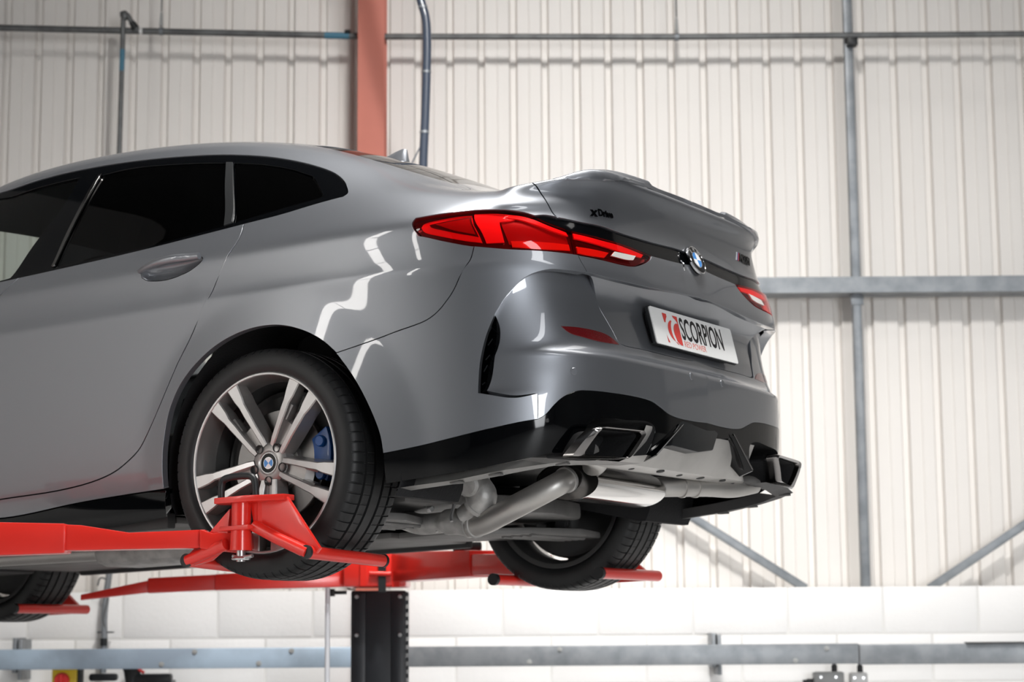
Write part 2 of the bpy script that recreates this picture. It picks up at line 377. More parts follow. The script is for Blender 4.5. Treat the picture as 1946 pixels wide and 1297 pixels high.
TRACE = {
 'M': {
  'dlo_top': [(6.251,14.785),(6.777,15.97),(7.436,15.986),(8.134,15.684),(8.652,15.635),(8.969,15.567),(9.355,15.608),(9.889,15.639),(10.698,15.653),(11.416,15.651),(12.277,15.669),(13.155,15.642),(14.114,15.426),(14.759,15.08),(15.195,14.531),(15.467,13.903)],
  'dlo_tip': [(15.467,13.903),(15.544,13.592),(15.494,13.419)],
  'dlo_bot': [(15.494,13.419),(15.022,13.252),(14.194,13.017),(13.316,12.909)],
  'dlo_bot_rd': [(13.316,12.909),(12.282,12.771),(11.385,12.636),(10.58,12.535),(9.933,12.469),(9.802,12.456)],
  'dlo_bot_fd': [(9.802,12.456),(9.565,12.438),(8.667,12.327),(7.333,12.014),(6.267,11.666)],
  'dlo_front': [(6.267,11.666),(6.193,13.951),(6.251,14.785)],
  'pane_rear': [(10.337,15.266),(10.77,15.369),(11.498,15.34),(12.285,15.301)],
  'pane_rear_r': [(12.285,15.301),(12.505,14.475),(12.759,13.565),(12.866,13.019)],
  'pane_rear_b': [(12.866,13.019),(12.248,12.916),(11.366,12.77),(10.558,12.719),(10.25,12.687)],
  'pane_rear_l': [(10.25,12.687),(10.263,13.444),(10.309,14.207),(10.337,15.266)],
  'pane_q_t': [(12.43,15.3),(13.025,15.262),(13.663,15.123),(14.302,14.817)],
  'pane_q_r': [(14.302,14.817),(14.534,14.461),(14.852,13.832)],
  'pane_q_b': [(14.852,13.832),(14.913,13.614),(14.111,13.323),(13.043,13.072)],
  'pane_q_l': [(13.043,13.072),(12.965,13.509),(12.69,14.453),(12.43,15.3)],
  'pane_f_r': [(10.023,15.327),(10.0,14.495),(9.885,13.962),(9.767,13.471),(9.647,12.642)],
  'pane_f_b': [(9.647,12.642),(9.547,12.606),(8.667,12.508),(7.333,12.562),(6.467,12.299)],
  'pane_f_f': [(6.467,12.299),(6.374,13.795),(6.417,14.351)],
  'pane_f_t': [(6.417,14.351),(6.888,15.301),(7.519,15.445),(8.173,15.416),(8.654,15.429),(9.056,15.253),(9.439,15.295),(10.023,15.327)],
  'div1': [(12.295,15.301),(12.515,14.474),(12.77,13.562),(12.882,12.993)],
  'div1b': [(13.03,13.037),(12.942,13.515),(12.669,14.455),(12.411,15.3)],
  'div2': [(10.343,15.299),(10.322,14.216),(10.279,13.438),(10.254,12.711)],
  'div2b': [(10.222,12.734),(10.241,13.48),(10.282,14.256),(10.303,15.279)],
  'shut_r': [(13.316,12.909),(13.372,12.324),(13.299,11.265),(13.052,8.881),(12.66,5.767),(12.263,4.797),(11.915,3.936),(11.658,3.34)],
  'door_b': [(11.658,3.34),(11.571,3.18),(11.386,2.941),(11.207,2.748),(10.988,2.593),(10.689,2.459),(10.326,2.365),(9.599,2.283),(9.367,2.231)],
  'shut_f': [(9.367,2.231),(9.367,3.267),(9.4,4.72),(9.5,7.536),(9.636,10.744),(9.802,12.456)],
  'fd_b': [(9.367,2.231),(8.0,2.184),(6.267,2.266)],
  'fd_f': [(6.267,2.266),(6.133,4.001),(6.133,6.026),(6.167,10.424)],
  'fd_t': [(6.167,10.424),(6.2,11.687),(6.267,11.666)],
  'sill': [(11.977,2.057),(11.492,2.022),(10.644,1.866),(9.624,1.505),(8.667,1.652),(7.0,1.567),(5.226,1.734)],
  'sill_b': [(5.226,0.373),(7.0,0.249),(8.667,0.249),(10.0,0.249),(11.03,0.373),(11.843,0.714)],
  'sill_f': [(5.226,1.734),(5.226,0.373)],
  'arch_f': [(11.843,0.714),(11.977,2.057)],
  'arch': [(11.977,2.057),(11.999,2.771),(12.038,3.259),(12.192,4.037),(12.492,4.608),(13.055,5.105),(13.742,5.358),(14.467,5.386),(15.09,5.211),(15.613,4.933),(15.968,4.647)],
  'arch_r': [(15.968,4.647),(16.381,4.146),(16.732,3.582),(16.973,2.991),(17.029,2.502)],
  'arch_r2': [(17.029,2.502),(16.967,1.439)],
  'shut_b': [(15.968,4.647),(17.366,4.93),(18.535,5.156),(19.062,5.448),(19.498,5.911),(19.936,7.418),(20.164,8.684)],
  'light_b1': [(20.164,8.684),(19.606,8.894),(18.921,9.252),(18.24,9.764)],
  'light_tip': [(18.24,9.764),(18.07,10.596),(18.01,11.239),(18.058,11.665)],
  'light_t': [(18.058,11.665),(18.667,11.784),(19.687,11.936),(20.228,12.041),(21.199,12.142),(22.007,11.893),(22.563,11.526)],
  'light_t2': [(22.563,11.526),(23.093,10.954),(23.761,10.307),(24.212,10.015)],
  'light_b2': [(24.34,8.224),(22.857,8.325),(21.414,8.429),(20.71,8.56),(20.164,8.684)],
  'light_s': [(24.212,10.015),(24.272,9.727),(24.312,9.03),(24.34,8.224)],
  'lid_t': [(24.212,10.015),(24.753,9.908),(25.836,9.791),(26.671,9.704),(27.276,9.592),(27.776,9.445),(27.992,9.361)],
  'lid_b': [(27.992,9.361),(27.847,8.976),(27.567,8.612),(27.087,8.234),(26.602,8.13),(25.587,8.148),(24.875,8.187),(24.34,8.224)],
  'strip_t': [(23.646,11.444),(24.818,11.2),(25.965,11.184),(26.965,10.943),(28.161,10.953),(29.393,11.182),(30.0,11.05)],
  'strip_l': [(22.563,11.526),(22.983,11.637),(23.343,11.57),(23.646,11.444)],
  'strip_b': [(30.0,9.78),(29.162,9.512),(27.992,9.361)],
  'shut_l': [(21.9,16.5),(22.33,14.535),(22.968,12.87),(23.457,11.648),(23.646,11.444)],
  'shut_l2': [(24.34,8.224),(24.517,7.432),(24.726,6.454)],
  'arc': [(20.761,5.14),(21.077,5.414),(21.471,5.687),(22.059,6.073),(22.662,6.367),(23.074,6.5),(23.824,6.498),(24.726,6.454)],
  'over': [(24.726,6.454),(25.367,6.372),(26.596,6.306),(27.801,6.37),(29.02,6.626),(30.0,6.78)],
  'slit_l': [(20.052,3.663),(20.074,3.841),(20.173,4.262),(20.418,4.725),(20.761,5.14)],
  'ledge': [(22.252,3.616),(21.318,3.544),(20.052,3.663)],
  'cut': [(22.267,3.107),(22.252,3.616)],
  'black': [(17.029,2.502),(18.906,2.75),(20.278,2.915),(21.689,3.062),(22.267,3.107)],
  'deck': [(21.9,16.5),(18.8,17.8),(18.6,19.0),(18.6,20.0)],
  'black2': [(22.267,3.107),(22.557,3.195),(22.894,3.383),(23.262,3.539),(23.643,3.63),(24.029,3.686),(24.43,3.696),(25.736,3.697),(26.959,3.69),(27.516,3.658),(27.868,3.573),(28.226,3.465),(28.58,3.417),(29.34,3.4),(30.0,3.44)],
  'dif_c': [(30.0,3.11),(29.381,3.127),(28.803,3.182)],
  'dif_fin': [(28.803,3.182),(28.477,2.974),(27.894,2.442)],
  'dif_fb': [(27.894,2.442),(27.479,2.432)],
  'dif_ex': [(27.479,2.432),(27.687,2.879),(27.711,3.108),(27.477,3.213),(26.398,3.191),(24.981,3.147),(24.578,3.034),(24.112,2.586),(23.857,2.301)],
  'dif_b': [(23.857,2.301),(23.284,2.293),(22.144,2.154),(19.8,1.803),(18.31,1.646),(16.967,1.439)],
  'front_b': [(0.38,1.734),(1.593,1.734),(2.497,1.734)],
  'front_a': [(2.497,1.734),(2.52,2.677),(2.634,3.495),(2.859,4.237),(3.257,4.928),(3.644,5.2),(3.973,5.274),(4.287,5.184),(4.624,4.902),(4.947,4.224),(5.139,3.42),(5.208,2.677),(5.226,1.734)],
  'handle': [(11.66,10.461),(11.829,11.167),(12.172,11.41),(12.551,11.407),(12.709,11.072),(12.646,10.28),(12.395,9.602),(12.073,9.34),(11.81,9.472),(11.681,9.885)],
  'gi2_t': [(18.769,10.959),(19.211,11.141),(20.003,11.416)],
  'gi2_r': [(20.003,11.416),(20.136,10.257),(20.23,9.527)],
  'gi2_b': [(20.23,9.527),(19.41,10.037),(18.769,10.959)],
  'lip_b': [(30.0,16.96),(29.4,18.1),(27.575,16.583),(25.242,15.243),(23.481,15.571),(22.79,15.879)],
  'lip_e': [(22.79,15.879),(22.684,16.561)],
  'fin_a': [(13.755,12.855),(14.449,13.007)],
  'scr': [(13.4,20.0),(13.4,19.0),(13.4,18.0),(13.45,17.3)],
  'scr_s': [(13.45,17.3),(14.5,17.1),(15.5,17.0),(17.6,17.0)],
  'scr_b': [(17.6,17.0),(17.6,17.6),(17.6,20.0)],
  'g1_o': [(18.255,10.772),(18.385,11.318),(19.15,11.679),(19.719,11.821),(20.036,11.827)],
  'g1_r': [(20.036,11.827),(20.271,10.117),(20.456,8.946)],
  'g1_b': [(20.456,8.946),(19.768,9.155),(18.929,9.587),(18.416,10.036),(18.255,10.772)],
  'g1i_t': [(18.548,11.003),(19.199,11.314),(20.055,11.625)],
  'g1i_r': [(20.055,11.625),(20.232,10.122),(20.339,9.352)],
  'g1i_b': [(20.339,9.352),(19.405,9.831),(18.667,10.545),(18.548,11.003)],
  'g2_t': [(20.106,11.874),(21.122,11.902),(21.884,11.6),(21.702,11.156),(21.19,10.96)],
  'g2_r': [(21.19,10.96),(21.241,9.865),(21.301,8.895)],
  'g2_b': [(21.301,8.895),(20.607,8.869)],
  'g2_l': [(20.607,8.869),(20.408,10.099),(20.106,11.874)],
  'g3_t': [(21.229,11.025),(21.913,11.164),(22.466,10.796),(23.137,10.248),(24.047,9.538)],
  'g3_r': [(24.047,9.538),(24.114,8.67)],
  'g3_b': [(24.114,8.67),(23.002,8.689),(21.477,8.793)],
  'g3_l': [(21.477,8.793),(21.371,9.617),(21.229,11.025)],
  'g4_t': [(21.553,8.988),(22.586,8.962),(24.067,8.891)],
  'g4_r': [(24.067,8.891),(24.094,8.506)],
  'g4_b': [(24.094,8.506),(22.761,8.485),(21.587,8.6)],
  'g4_l': [(21.587,8.6),(21.553,8.988)],
  'g5_t': [(21.343,11.776),(21.991,11.605),(22.583,11.216),(23.375,10.359),(24.027,9.826)],
  'g5_r': [(24.027,9.826),(24.093,9.502)],
  'g5_b': [(24.093,9.502),(23.353,9.916),(22.6,10.666),(22.02,11.169),(21.373,11.401)],
  'g5_l': [(21.373,11.401),(21.343,11.776)],
  'h1_t': [(24.36,9.825),(25.808,9.614),(26.661,9.575),(27.725,9.331)],
  'h1_r': [(27.725,9.331),(27.592,9.03)],
  'h1_b': [(27.592,9.03),(26.578,9.054),(25.735,9.172),(24.356,9.361)],
  'h1_l': [(24.356,9.361),(24.36,9.825)],
  'h2_t': [(24.436,8.814),(25.263,8.808),(26.104,8.793)],
  'h2_r': [(26.104,8.793),(25.806,8.383)],
  'h2_b': [(25.806,8.383),(24.928,8.348),(24.435,8.393)],
  'h2_l': [(24.435,8.393),(24.436,8.814)],
  'h3_t': [(26.297,8.869),(26.847,8.913),(27.269,8.951)],
  'h3_r': [(27.269,8.951),(27.109,8.617)],
  'h3_b': [(27.109,8.617),(26.793,8.529),(26.067,8.538)],
  'h3_l': [(26.067,8.538),(26.297,8.869)],
 },
 'RB': {
  'arc': [(1.747,11.045),(2.091,11.642),(2.522,12.225),(3.171,12.981),(3.868,13.424),(4.375,13.597),(5.355,13.677),(6.474,13.724)],
  'shut': [(6.474,13.724),(6.769,13.296),(6.937,12.407),(7.107,11.521),(7.446,10.68),(7.706,9.942),(8.668,9.876),(10.297,9.842),(11.0,9.982)],
  'black': [(11.0,1.491),(10.357,1.427),(9.593,1.467),(9.229,1.618),(8.862,2.032),(8.5,2.511),(7.935,2.713),(6.724,2.76),(5.444,2.758),(5.045,2.696),(4.659,2.343),(4.279,1.889),(3.913,1.374),(3.58,0.921),(3.29,0.74)],
  'cut': [(3.29,0.74),(3.266,2.267)],
  'ledge': [(3.266,2.267),(2.33,2.102),(1.327,2.825)],
  'slit': [(1.327,2.825),(1.554,4.126),(1.747,8.181),(1.915,10.378),(1.817,10.853),(1.747,11.045)],
  'sens': [(4.83,4.212),(10.247,5.67)],
  'refl_b': [(7.568,9.881),(6.627,9.849),(5.738,10.006),(5.058,10.173),(4.62,10.517)],
  'refl_t': [(4.62,10.517),(5.661,10.528),(6.919,10.42),(7.298,10.236),(7.568,9.881)],
 },
 'BR': {
  'shut': [(5.944,7.277),(6.376,6.505),(6.906,5.124),(7.208,3.664),(7.492,2.429),(7.76,1.473),(8.72,1.395),(10.356,1.357),(11.0,1.488)],
  'over': [(11.0,7.368),(10.16,7.679),(9.004,7.246),(7.835,7.1),(6.626,7.134),(5.944,7.277)],
 },
}
SPOT = {
 'tip_o': [(-0.864,0.6936,0.2757),(-0.893,0.6756,0.317),(-0.918,0.648,0.352),(-0.922,0.6185,0.3584),(-0.938,0.428,0.3624),(-0.938,0.4138,0.3544),(-0.928,0.4493,0.3141),(-0.918,0.4746,0.2834)],
 'tip_i': [(-0.877,0.6557,0.2843),(-0.898,0.649,0.3132),(-0.917,0.636,0.3422),(-0.922,0.622,0.3498),(-0.936,0.4488,0.3544),(-0.936,0.4376,0.3468),(-0.928,0.4668,0.3155),(-0.918,0.492,0.2849)],
 'pipe': [(-0.6212,0.305,0.2628),(-0.6146,0.35,0.2456),(-0.5773,0.375,0.2234),(-0.5166,0.39,0.1961),(-0.4398,0.38,0.1709),(-0.3699,0.36,0.1528),(-0.3066,0.34,0.1489)],
 'tee': [(-0.3223,0.35,0.1549),(-0.2709,0.34,0.1648),(-0.2028,0.32,0.1672),(-0.1012,0.28,0.1711),(0.0301,0.2,0.2024),(0.175,0.12,0.2323)],
 'valve': [(-0.3098,0.36,0.1763),(-0.3549,0.37,0.2027),(-0.3835,0.38,0.227),(-0.3632,0.38,0.2569),(-0.328,0.38,0.2761)],
 'vbox': [(-0.3076,0.4,0.2929),(-0.3775,0.4,0.2949),(-0.4194,0.4,0.2291),(-0.3919,0.4,0.1984),(-0.3532,0.4,0.2086),(-0.3103,0.4,0.2641)],
 'gusR': [(-0.1443,0.975,0.2169),(-0.2566,0.975,0.0674),(-0.2338,0.975,0.0441),(-0.038,0.975,0.1335),(-0.028,0.975,0.1931),(-0.0174,0.975,0.2192)],
 'gusL': [(0.0429,0.975,0.1924),(0.1451,0.975,0.1082),(0.192,0.975,0.0768),(0.1753,0.975,0.0446),(0.1121,0.975,0.0552),(0.0567,0.975,0.0888)],
 'barR': [(-0.0499,0.985,0.1378),(-0.131,0.985,0.0979),(-0.2262,0.985,0.0565)],
 'barL': [(0.0482,0.985,0.0949),(0.1126,0.985,0.0776),(0.1834,0.985,0.0589)],
 'tubR': [(-0.2262,0.985,0.0579),(-0.2156,0.66,0.0322)],
 'tubL': [(0.1834,0.985,0.0589),(0.3024,0.66,0.0484)],
 'topp': [(0.0654,0.985,0.2162),(0.0287,0.985,0.2277),(-0.1522,0.985,0.2144),(-0.1519,0.985,0.1991),(-0.0433,0.985,0.1901),(0.0582,0.985,0.2)],
 'cyl': [(-0.0093,0.985,0.2136),(-0.0049,0.985,0.1408),(-0.0006,0.985,0.0766)],
 'hoop': [(0.0525,0.985,0.2223),(0.0503,0.985,0.2605),(0.0356,0.985,0.2707),(-0.0407,0.985,0.2718),(-0.064,0.985,0.2602),(-0.0723,0.985,0.2132)],
 'bolt': [(-0.0006,0.985,0.0766),(-0.0003,0.985,0.0542)],
 'arm_o': [(-1.4812,5.42,1.7421),(-1.2078,5.42,1.7344),(-1.2058,5.42,1.6547),(-1.4782,5.42,1.6468)],
 'arm_i': [(-1.2235,5.42,1.7331),(-1.1662,5.42,1.7299),(-1.0371,5.42,1.709),(-0.8299,5.42,1.716),(-0.8292,5.42,1.6662),(-1.2217,5.42,1.662)],
 'arm_h': [(-0.8442,5.42,1.7161),(-0.8083,5.42,1.7045),(-0.7112,5.42,1.7095),(-0.705,5.42,1.6625),(-0.7477,5.42,1.6529),(-0.8434,5.42,1.6635)],
 'armR1': [(-0.4491,7.9,1.7452),(-0.033,7.9,1.7484),(-0.0337,7.9,1.6451),(-0.449,7.9,1.6172)],
 'fR_o': [(-0.087,7.2,1.7129),(0.0456,7.2,1.712),(0.045,7.2,1.6291),(-0.0875,7.2,1.6226)],
 'rcupa': [(0.4423,6.5,1.6275),(0.3019,6.05,1.6081)],
}

def catmull(P, step):
    P = np.asarray(P, float)
    if len(P) == 2:
        n = 6; t = np.linspace(0, 1, n)[:, None]; return P[0] + (P[1] - P[0]) * t
    out = []; Q = np.concatenate([2 * P[:1] - P[1:2], P, 2 * P[-1:] - P[-2:-1]])
    for i in range(1, len(Q) - 2):
        p0, p1, p2, p3 = Q[i - 1:i + 3]
        # centripetal parameters
        d = [max(np.linalg.norm(b - a), 1e-6) ** .5 for a, b in ((p0, p1), (p1, p2), (p2, p3))]
        m1 = (p1 - p0) / d[0] - (p2 - p0) / (d[0] + d[1]) + (p2 - p1) / d[1]
        m2 = (p2 - p1) / d[1] - (p3 - p1) / (d[1] + d[2]) + (p3 - p2) / d[2]
        m1 *= d[1]; m2 *= d[1]
        for t in np.linspace(0, 1, step, endpoint=False):
            out.append((2 * t ** 3 - 3 * t * t + 1) * p1 + (t ** 3 - 2 * t * t + t) * m1 + (-2 * t ** 3 + 3 * t * t) * p2 + (t ** 3 - t * t) * m2)
    out.append(P[-1]); return np.array(out)

MS = Surf(master()); RBS = Surf(rear_grid(MS, BUMPER_Z, BUMPER_D)); BRS = Surf(rear_grid(MS, BOOT_Z, BOOT_D))

def flare(p):
    """wheel arch lips: the skin swells towards the arch edge (car coordinates in, y offset out)"""
    o = np.zeros(len(p))
    for cx, r0, r1 in ((-.03, .385, .470), (2.67, .335, .415)):
        d = np.hypot(p[:, 0] - cx, (p[:, 2] - .318))
        s = np.minimum((r1 - d) / (r1 - r0), 2.5); k = .5 * (s + np.sqrt(s * s + .07))
        o += .014 * k * (p[:, 2] > .2) * (np.abs(p[:, 1]) > .5)
    return o

def surf_eval(S, uv, fl=False):
    uv = np.asarray(uv)
    p, n, pu, pv = S.ev(uv[:, 0], uv[:, 1])
    if fl:
        h = 2e-3
        def f(u, v):
            q = S.pt(u, v); q = q.copy(); q[:, 1] += flare(q); return q
        u0, u1 = np.clip(uv[:, 0] - h, 0, S.nu), np.clip(uv[:, 0] + h, 0, S.nu); v0, v1 = np.clip(uv[:, 1] - h, 0, S.nv), np.clip(uv[:, 1] + h, 0, S.nv)
        pu = (f(u1, uv[:, 1]) - f(u0, uv[:, 1])) / (u1 - u0)[:, None]; pv = (f(uv[:, 0], v1) - f(uv[:, 0], v0)) / (v1 - v0)[:, None]
        p = f(uv[:, 0], uv[:, 1]); n = np.cross(pu, pv); n /= np.maximum(np.linalg.norm(n, axis=1), 1e-9)[:, None]
    return p, n, pu, pv

def poly_uv(tag, segs, step=8):
    """closed outline from named curves; a leading '-' walks the curve backwards; a list is a straight run of points"""
    pts = []
    for s in segs:
        if isinstance(s, str):
            rev = s[0] == '-'; c = catmull(TRACE[tag][s.lstrip('-')], step)
            if rev: c = c[::-1]
        else:
            a = np.array(s, float); c = [a[0]]
            for q in a[1:]:
                k = max(2, int(np.abs(q - c[-1]).max() * 5)); b = c[-1]
                c += [b + (q - b) * t for t in np.linspace(0, 1, k + 1)[1:]]
            c = np.array(c)
        pts += list(c)
    out = [pts[0]]
    for q in pts[1:]:
        if np.linalg.norm(q - out[-1]) > 2e-3: out.append(q)
    if np.linalg.norm(out[0] - out[-1]) < 2e-3: out.pop()
    return np.array(out)

def inside(P, poly):
    x, y = P[:, 0], P[:, 1]; r = np.zeros(len(P), bool); a = poly; b = np.roll(poly, -1, 0)
    for (x0, y0), (x1, y1) in zip(a, b):
        if y0 == y1: continue
        c = ((y0 > y) != (y1 > y)); r ^= c & (x < (x1 - x0) * (y - y0) / (y1 - y0) + x0)
    return r

def panel_geo(S, outer, holes=(), off=0.0, flange=.012, inset=.0021, fl=False, res=.018, flange_dir=None, hole_flange=None, sym=False):
    loops = [outer] + list(holes); ins = []
    nsum = 0
    for li, L in enumerate(loops):
        area2 = np.sum(L[:, 0] * np.roll(L[:, 1], -1) - np.roll(L[:, 0], -1) * L[:, 1])
        if (area2 < 0) != (li > 0): L = L[::-1]
        p, n, pu, pv = surf_eval(S, L, fl)
        T = np.roll(p, -1, 0) - np.roll(p, 1, 0); T /= np.maximum(np.linalg.norm(T, axis=1), 1e-9)[:, None]
        I = np.cross(n, T)                                   # in uv ccw order this points into the panel
        c = sym & (np.abs(p[:, 1]) < 2e-3)
        d = I * inset; d[c] = 0
        A = np.einsum('ni,ni->n', pu, pu); B = np.einsum('ni,ni->n', pu, pv); C = np.einsum('ni,ni->n', pv, pv)
        e, f = np.einsum('ni,ni->n', pu, d), np.einsum('ni,ni->n', pv, d); D = np.maximum(A * C - B * B, 1e-12)
        st = np.stack([(C * e - B * f) / D, (A * f - B * e) / D], 1)
        st *= np.minimum(1, .3 / np.maximum(np.abs(st).max(1), 1e-9))[:, None]
        L2 = L + st; L2[:, 0] = np.clip(L2[:, 0], 0, S.nu); L2[:, 1] = np.clip(L2[:, 1], 0, S.nv); L2[c] = L[c]
        ins.append((L2, c))
    # metric scale per knot interval -> interior points
    lo, hi = ins[0][0].min(0), ins[0][0].max(0)
    um = np.linspace(lo[0], hi[0], 60); vm = np.linspace(lo[1], hi[1], 60)
    gu, gv = np.meshgrid(um, vm); gp, _, gpu, gpv = S.ev(gu.ravel(), gv.ravel())
    du = np.linalg.norm(gpu, axis=1).reshape(gu.shape).max(0); dv = np.linalg.norm(gpv, axis=1).reshape(gu.shape).max(1)
    def ticks(t, d):
        s = np.concatenate([[0], np.cumsum((d[1:] + d[:-1]) / 2 * np.diff(t))]); k = max(3, int(s[-1] / res)); return np.interp(np.linspace(0, s[-1], k + 1), s, t), s
    tu, su = ticks(um, du); tv, sv = ticks(vm, dv)
    G = np.stack([a.ravel() for a in np.meshgrid(tu, tv)], 1)
    keep = inside(G, ins[0][0])
    for L2, _ in ins[1:]: keep &= ~inside(G, L2)
    G = G[keep]
    W = lambda q: np.stack([np.interp(q[:, 0], um, su), np.interp(q[:, 1], vm, sv)], 1)   # to roughly metric coordinates
    allb = np.concatenate([L2 for L2, _ in ins]); wb = W(allb); wg = W(G)
    ok = np.ones(len(G), bool)
    for k in range(0, len(G), 2000):
        dd = ((wg[k:k + 2000, None] - wb[None]) ** 2).sum(2).min(1); ok[k:k + 2000] = dd > (res * .42) ** 2
    G = G[ok]
    uv = np.concatenate([allb, G]); w = W(uv)
    edges = []; k = 0
    for L2, _ in ins:
        m = len(L2); edges += [(k + i, k + (i + 1) % m) for i in range(m)]; k += m
    r = delaunay_2d_cdt([Vector(q) for q in w], edges, [], 0, 1e-6)
    vco = np.array([v[:] for v in r[0]]); orig = [o[0] if o else -1 for o in r[3]]
    tri = np.array([f for f in r[2]])
    uvo = np.array([uv[o] if o >= 0 else [np.interp(c[0], su, um), np.interp(c[1], sv, vm)] for o, c in zip(orig, vco)])
    cen = uvo[tri].mean(1); kp = inside(cen, ins[0][0])
    for L2, _ in ins[1:]: kp &= ~inside(cen, L2)
    tri = tri[kp]
    p, n, _, _ = surf_eval(S, uvo, fl)
    var = callable(off)
    offv = (lambda q, pp: off(q, pp)[:, None]) if var else (lambda q, pp: off)
    V = list(p + n * offv(uvo, p)); N = list(n); F = [tuple(t) for t in tri]
    # orientation
    if len(F):
        a, b, c = [np.array(V)[tri[:, i]] for i in range(3)]
        fn = np.cross(b - a, c - a); sg = 1
        if np.median(np.einsum('ni,ni->n', fn, n[tri[:, 0]])) < 0: F = [f[::-1] for f in F]; sg = -1
        if var:
            N2 = np.zeros_like(n)
            for i in range(3): np.add.at(N2, tri[:, i], fn * sg)
            N = list(N2 / np.maximum(np.linalg.norm(N2, axis=1), 1e-12)[:, None])
    if flange:
        for li, (L2, c) in enumerate(ins):
            fd = flange if li == 0 or hole_flange is None else hole_flange
            if not fd: continue
            p, n, _, _ = surf_eval(S, L2, fl); T = np.roll(p, -1, 0) - np.roll(p, 1, 0); T /= np.maximum(np.linalg.norm(T, axis=1), 1e-9)[:, None]
            O = np.cross(T, n); k = len(V); m = len(L2)
            d = -n if flange_dir is None else np.tile(np.array(flange_dir, float), (m, 1))
            r1 = p + n * offv(L2, p); r2 = r1 + d * .0018 + O * .0006; r3 = r1 + d * fd
            nn = (n + O); nn /= np.linalg.norm(nn, axis=1)[:, None]
            V += list(r1) + list(r2) + list(r3); N += list(nn) + list(O) + list(O)
            for i in range(m):
                j = (i + 1) % m
                if c[i] and c[j]: continue
                F += [(k + i, k + m + i, k + m + j, k + j), (k + m + i, k + 2 * m + i, k + 2 * m + j, k + m + j)]
    return V, N, F

def link_shell(name, V, N, F, m, parent, **kw):
    me = bpy.data.meshes.new(name); me.from_pydata([tuple(v) for v in V], [], [tuple(map(int, f)) for f in F]); me.materials.append(m)
    me.polygons.foreach_set('use_smooth', [True] * len(me.polygons))
    me.normals_split_custom_set_from_vertices([tuple(x) for x in N]); me.update()
    return link(name, me, parent, **kw)

def flip(V, N, F):
    f = np.array([1, -1, 1.0]); return [v * f for v in V], [n * f for n in N], [t[::-1] for t in F]

def panel(name, m, segs, tag='M', holes=(), parent=None, mirror=True, sym=False, step=8, **kw):
    """a trimmed piece of body skin on the left, and its twin on the right (sym: both halves are one piece)"""
    S = {'M': MS, 'RB': RBS, 'BR': BRS}[tag]; extra = {k: kw.pop(k) for k in ('label',) if k in kw}
    V, N, F = panel_geo(S, poly_uv(tag, segs, step), [poly_uv(tag, h, step) for h in holes], sym=sym, **kw)
    pr = parent if isinstance(parent, (list, tuple)) else (parent, parent)
    if sym:
        V2, N2, F2 = flip(V, N, F); k = len(V)
        return [link_shell(name, V + V2, N + N2, F + [tuple(i + k for i in t) for t in F2], m, pr[0], **extra)]
    out = [link_shell(name, V, N, F, m, pr[0], **extra)]
    if mirror: out.append(link_shell(name, *flip(V, N, F), m, pr[1], **extra))
    return out
# ------------------------------------------------------------------ the workshop
XL, XR, YF, YB, ZC = -5.6, 9.0, -7.0, 9.9, 7.4
MB().box(((XL + XR) / 2, (YF + YB) / 2, -.1), (XR - XL + .4, YB - YF + .4, .2)).build('floor', CONCRETE, smooth=0, kind='structure')
MB().box(((XL + XR) / 2, (YF + YB) / 2, ZC + .1), (XR - XL + .4, YB - YF + .4, .2)).build('ceiling', ROOF_SHEET, smooth=0, kind='structure')
wall_back = MB().box(((XL + XR) / 2, YB + .05, ZC / 2), (XR - XL + .4, .1, ZC)).build('wall_back', CLAD, smooth=0, kind='structure')
wall_left = MB().box((XL - .05, (YF + YB) / 2, ZC / 2), (.1, YB - YF + .4, ZC)).build('wall_left', WALL_SIDE, smooth=0, kind='structure')
wall_right = MB().box((XR + .05, (YF + YB) / 2, ZC / 2), (.1, YB - YF + .4, ZC)).build('wall_right', WALL_DARK, smooth=0, kind='structure')
wall_front = MB().box(((XL + XR) / 2, YF - .05, ZC / 2), (XR - XL + .4, .1, ZC)).build('wall_front', WALL_DARK, smooth=0, kind='structure')

# ribbed liner sheets: broad pans parted by narrow sunken grooves, lapped every sixth groove
def sheet_mesh(y=0.0, ribs=6, z0=1.4, z1=ZC):
    P = .160; prof = []
    for k in range(ribs):
        o = k * P
        prof += [(o + .000, .001), (o + .0555, .001), (o + .0575, -.0035), (o + .0615, -.0035), (o + .0635, .001), (o + .116, 0), (o + .1255, .030), (o + .150, .030), (o + .1595, 0)]
    prof[0] = (-.004, -.0045); prof.insert(1, (.012, -.0045)); prof.insert(2, (.0125, .001))
    vs = []; fs = []
    for x, d in prof: vs += [(x, d, z0), (x, d, z1)]
    for i in range(len(prof) - 1): fs.append((2 * i, 2 * i + 2, 2 * i + 3, 2 * i + 1))
    b = MB(); b.add(vs, fs); return b
sm = None
x = .838 - .96 * 6
while x < XR:
    if sm is None:
        so = sheet_mesh().build('cladding_sheet', CLAD, wall_back, smooth=0); sm = so.data
    else: so = link('cladding_sheet', sm, wall_back)
    so.location = (x, 9.75, 0); x += .96

# painted blockwork below the liner
BX, BZ = .45, .225
mort = MB().box(((XL + XR) / 2, 9.606, .815), (XR - XL, .2, 1.622)).build('mortar_backing', MORTAR, wall_back, smooth=0)
b = MB(); b.box((0, 0, 0), (.440, .10, .215), bev=.004); first = None
for row in range(7):
    zc = 1.629 - BZ * (row + .5) + .001; off = 1.298 + (0 if row % 2 == 0 else -.223); k0 = -15
    for k in range(k0, 13):
        xx = off + BX * (k + .5)
        if first is None: first = b.build('block', BLOCK, wall_back, smooth=30); o = first
        else: o = link('block', first.data, wall_back)
        o.location = (xx, 9.553 + random.uniform(-.0012, .0012), zc)
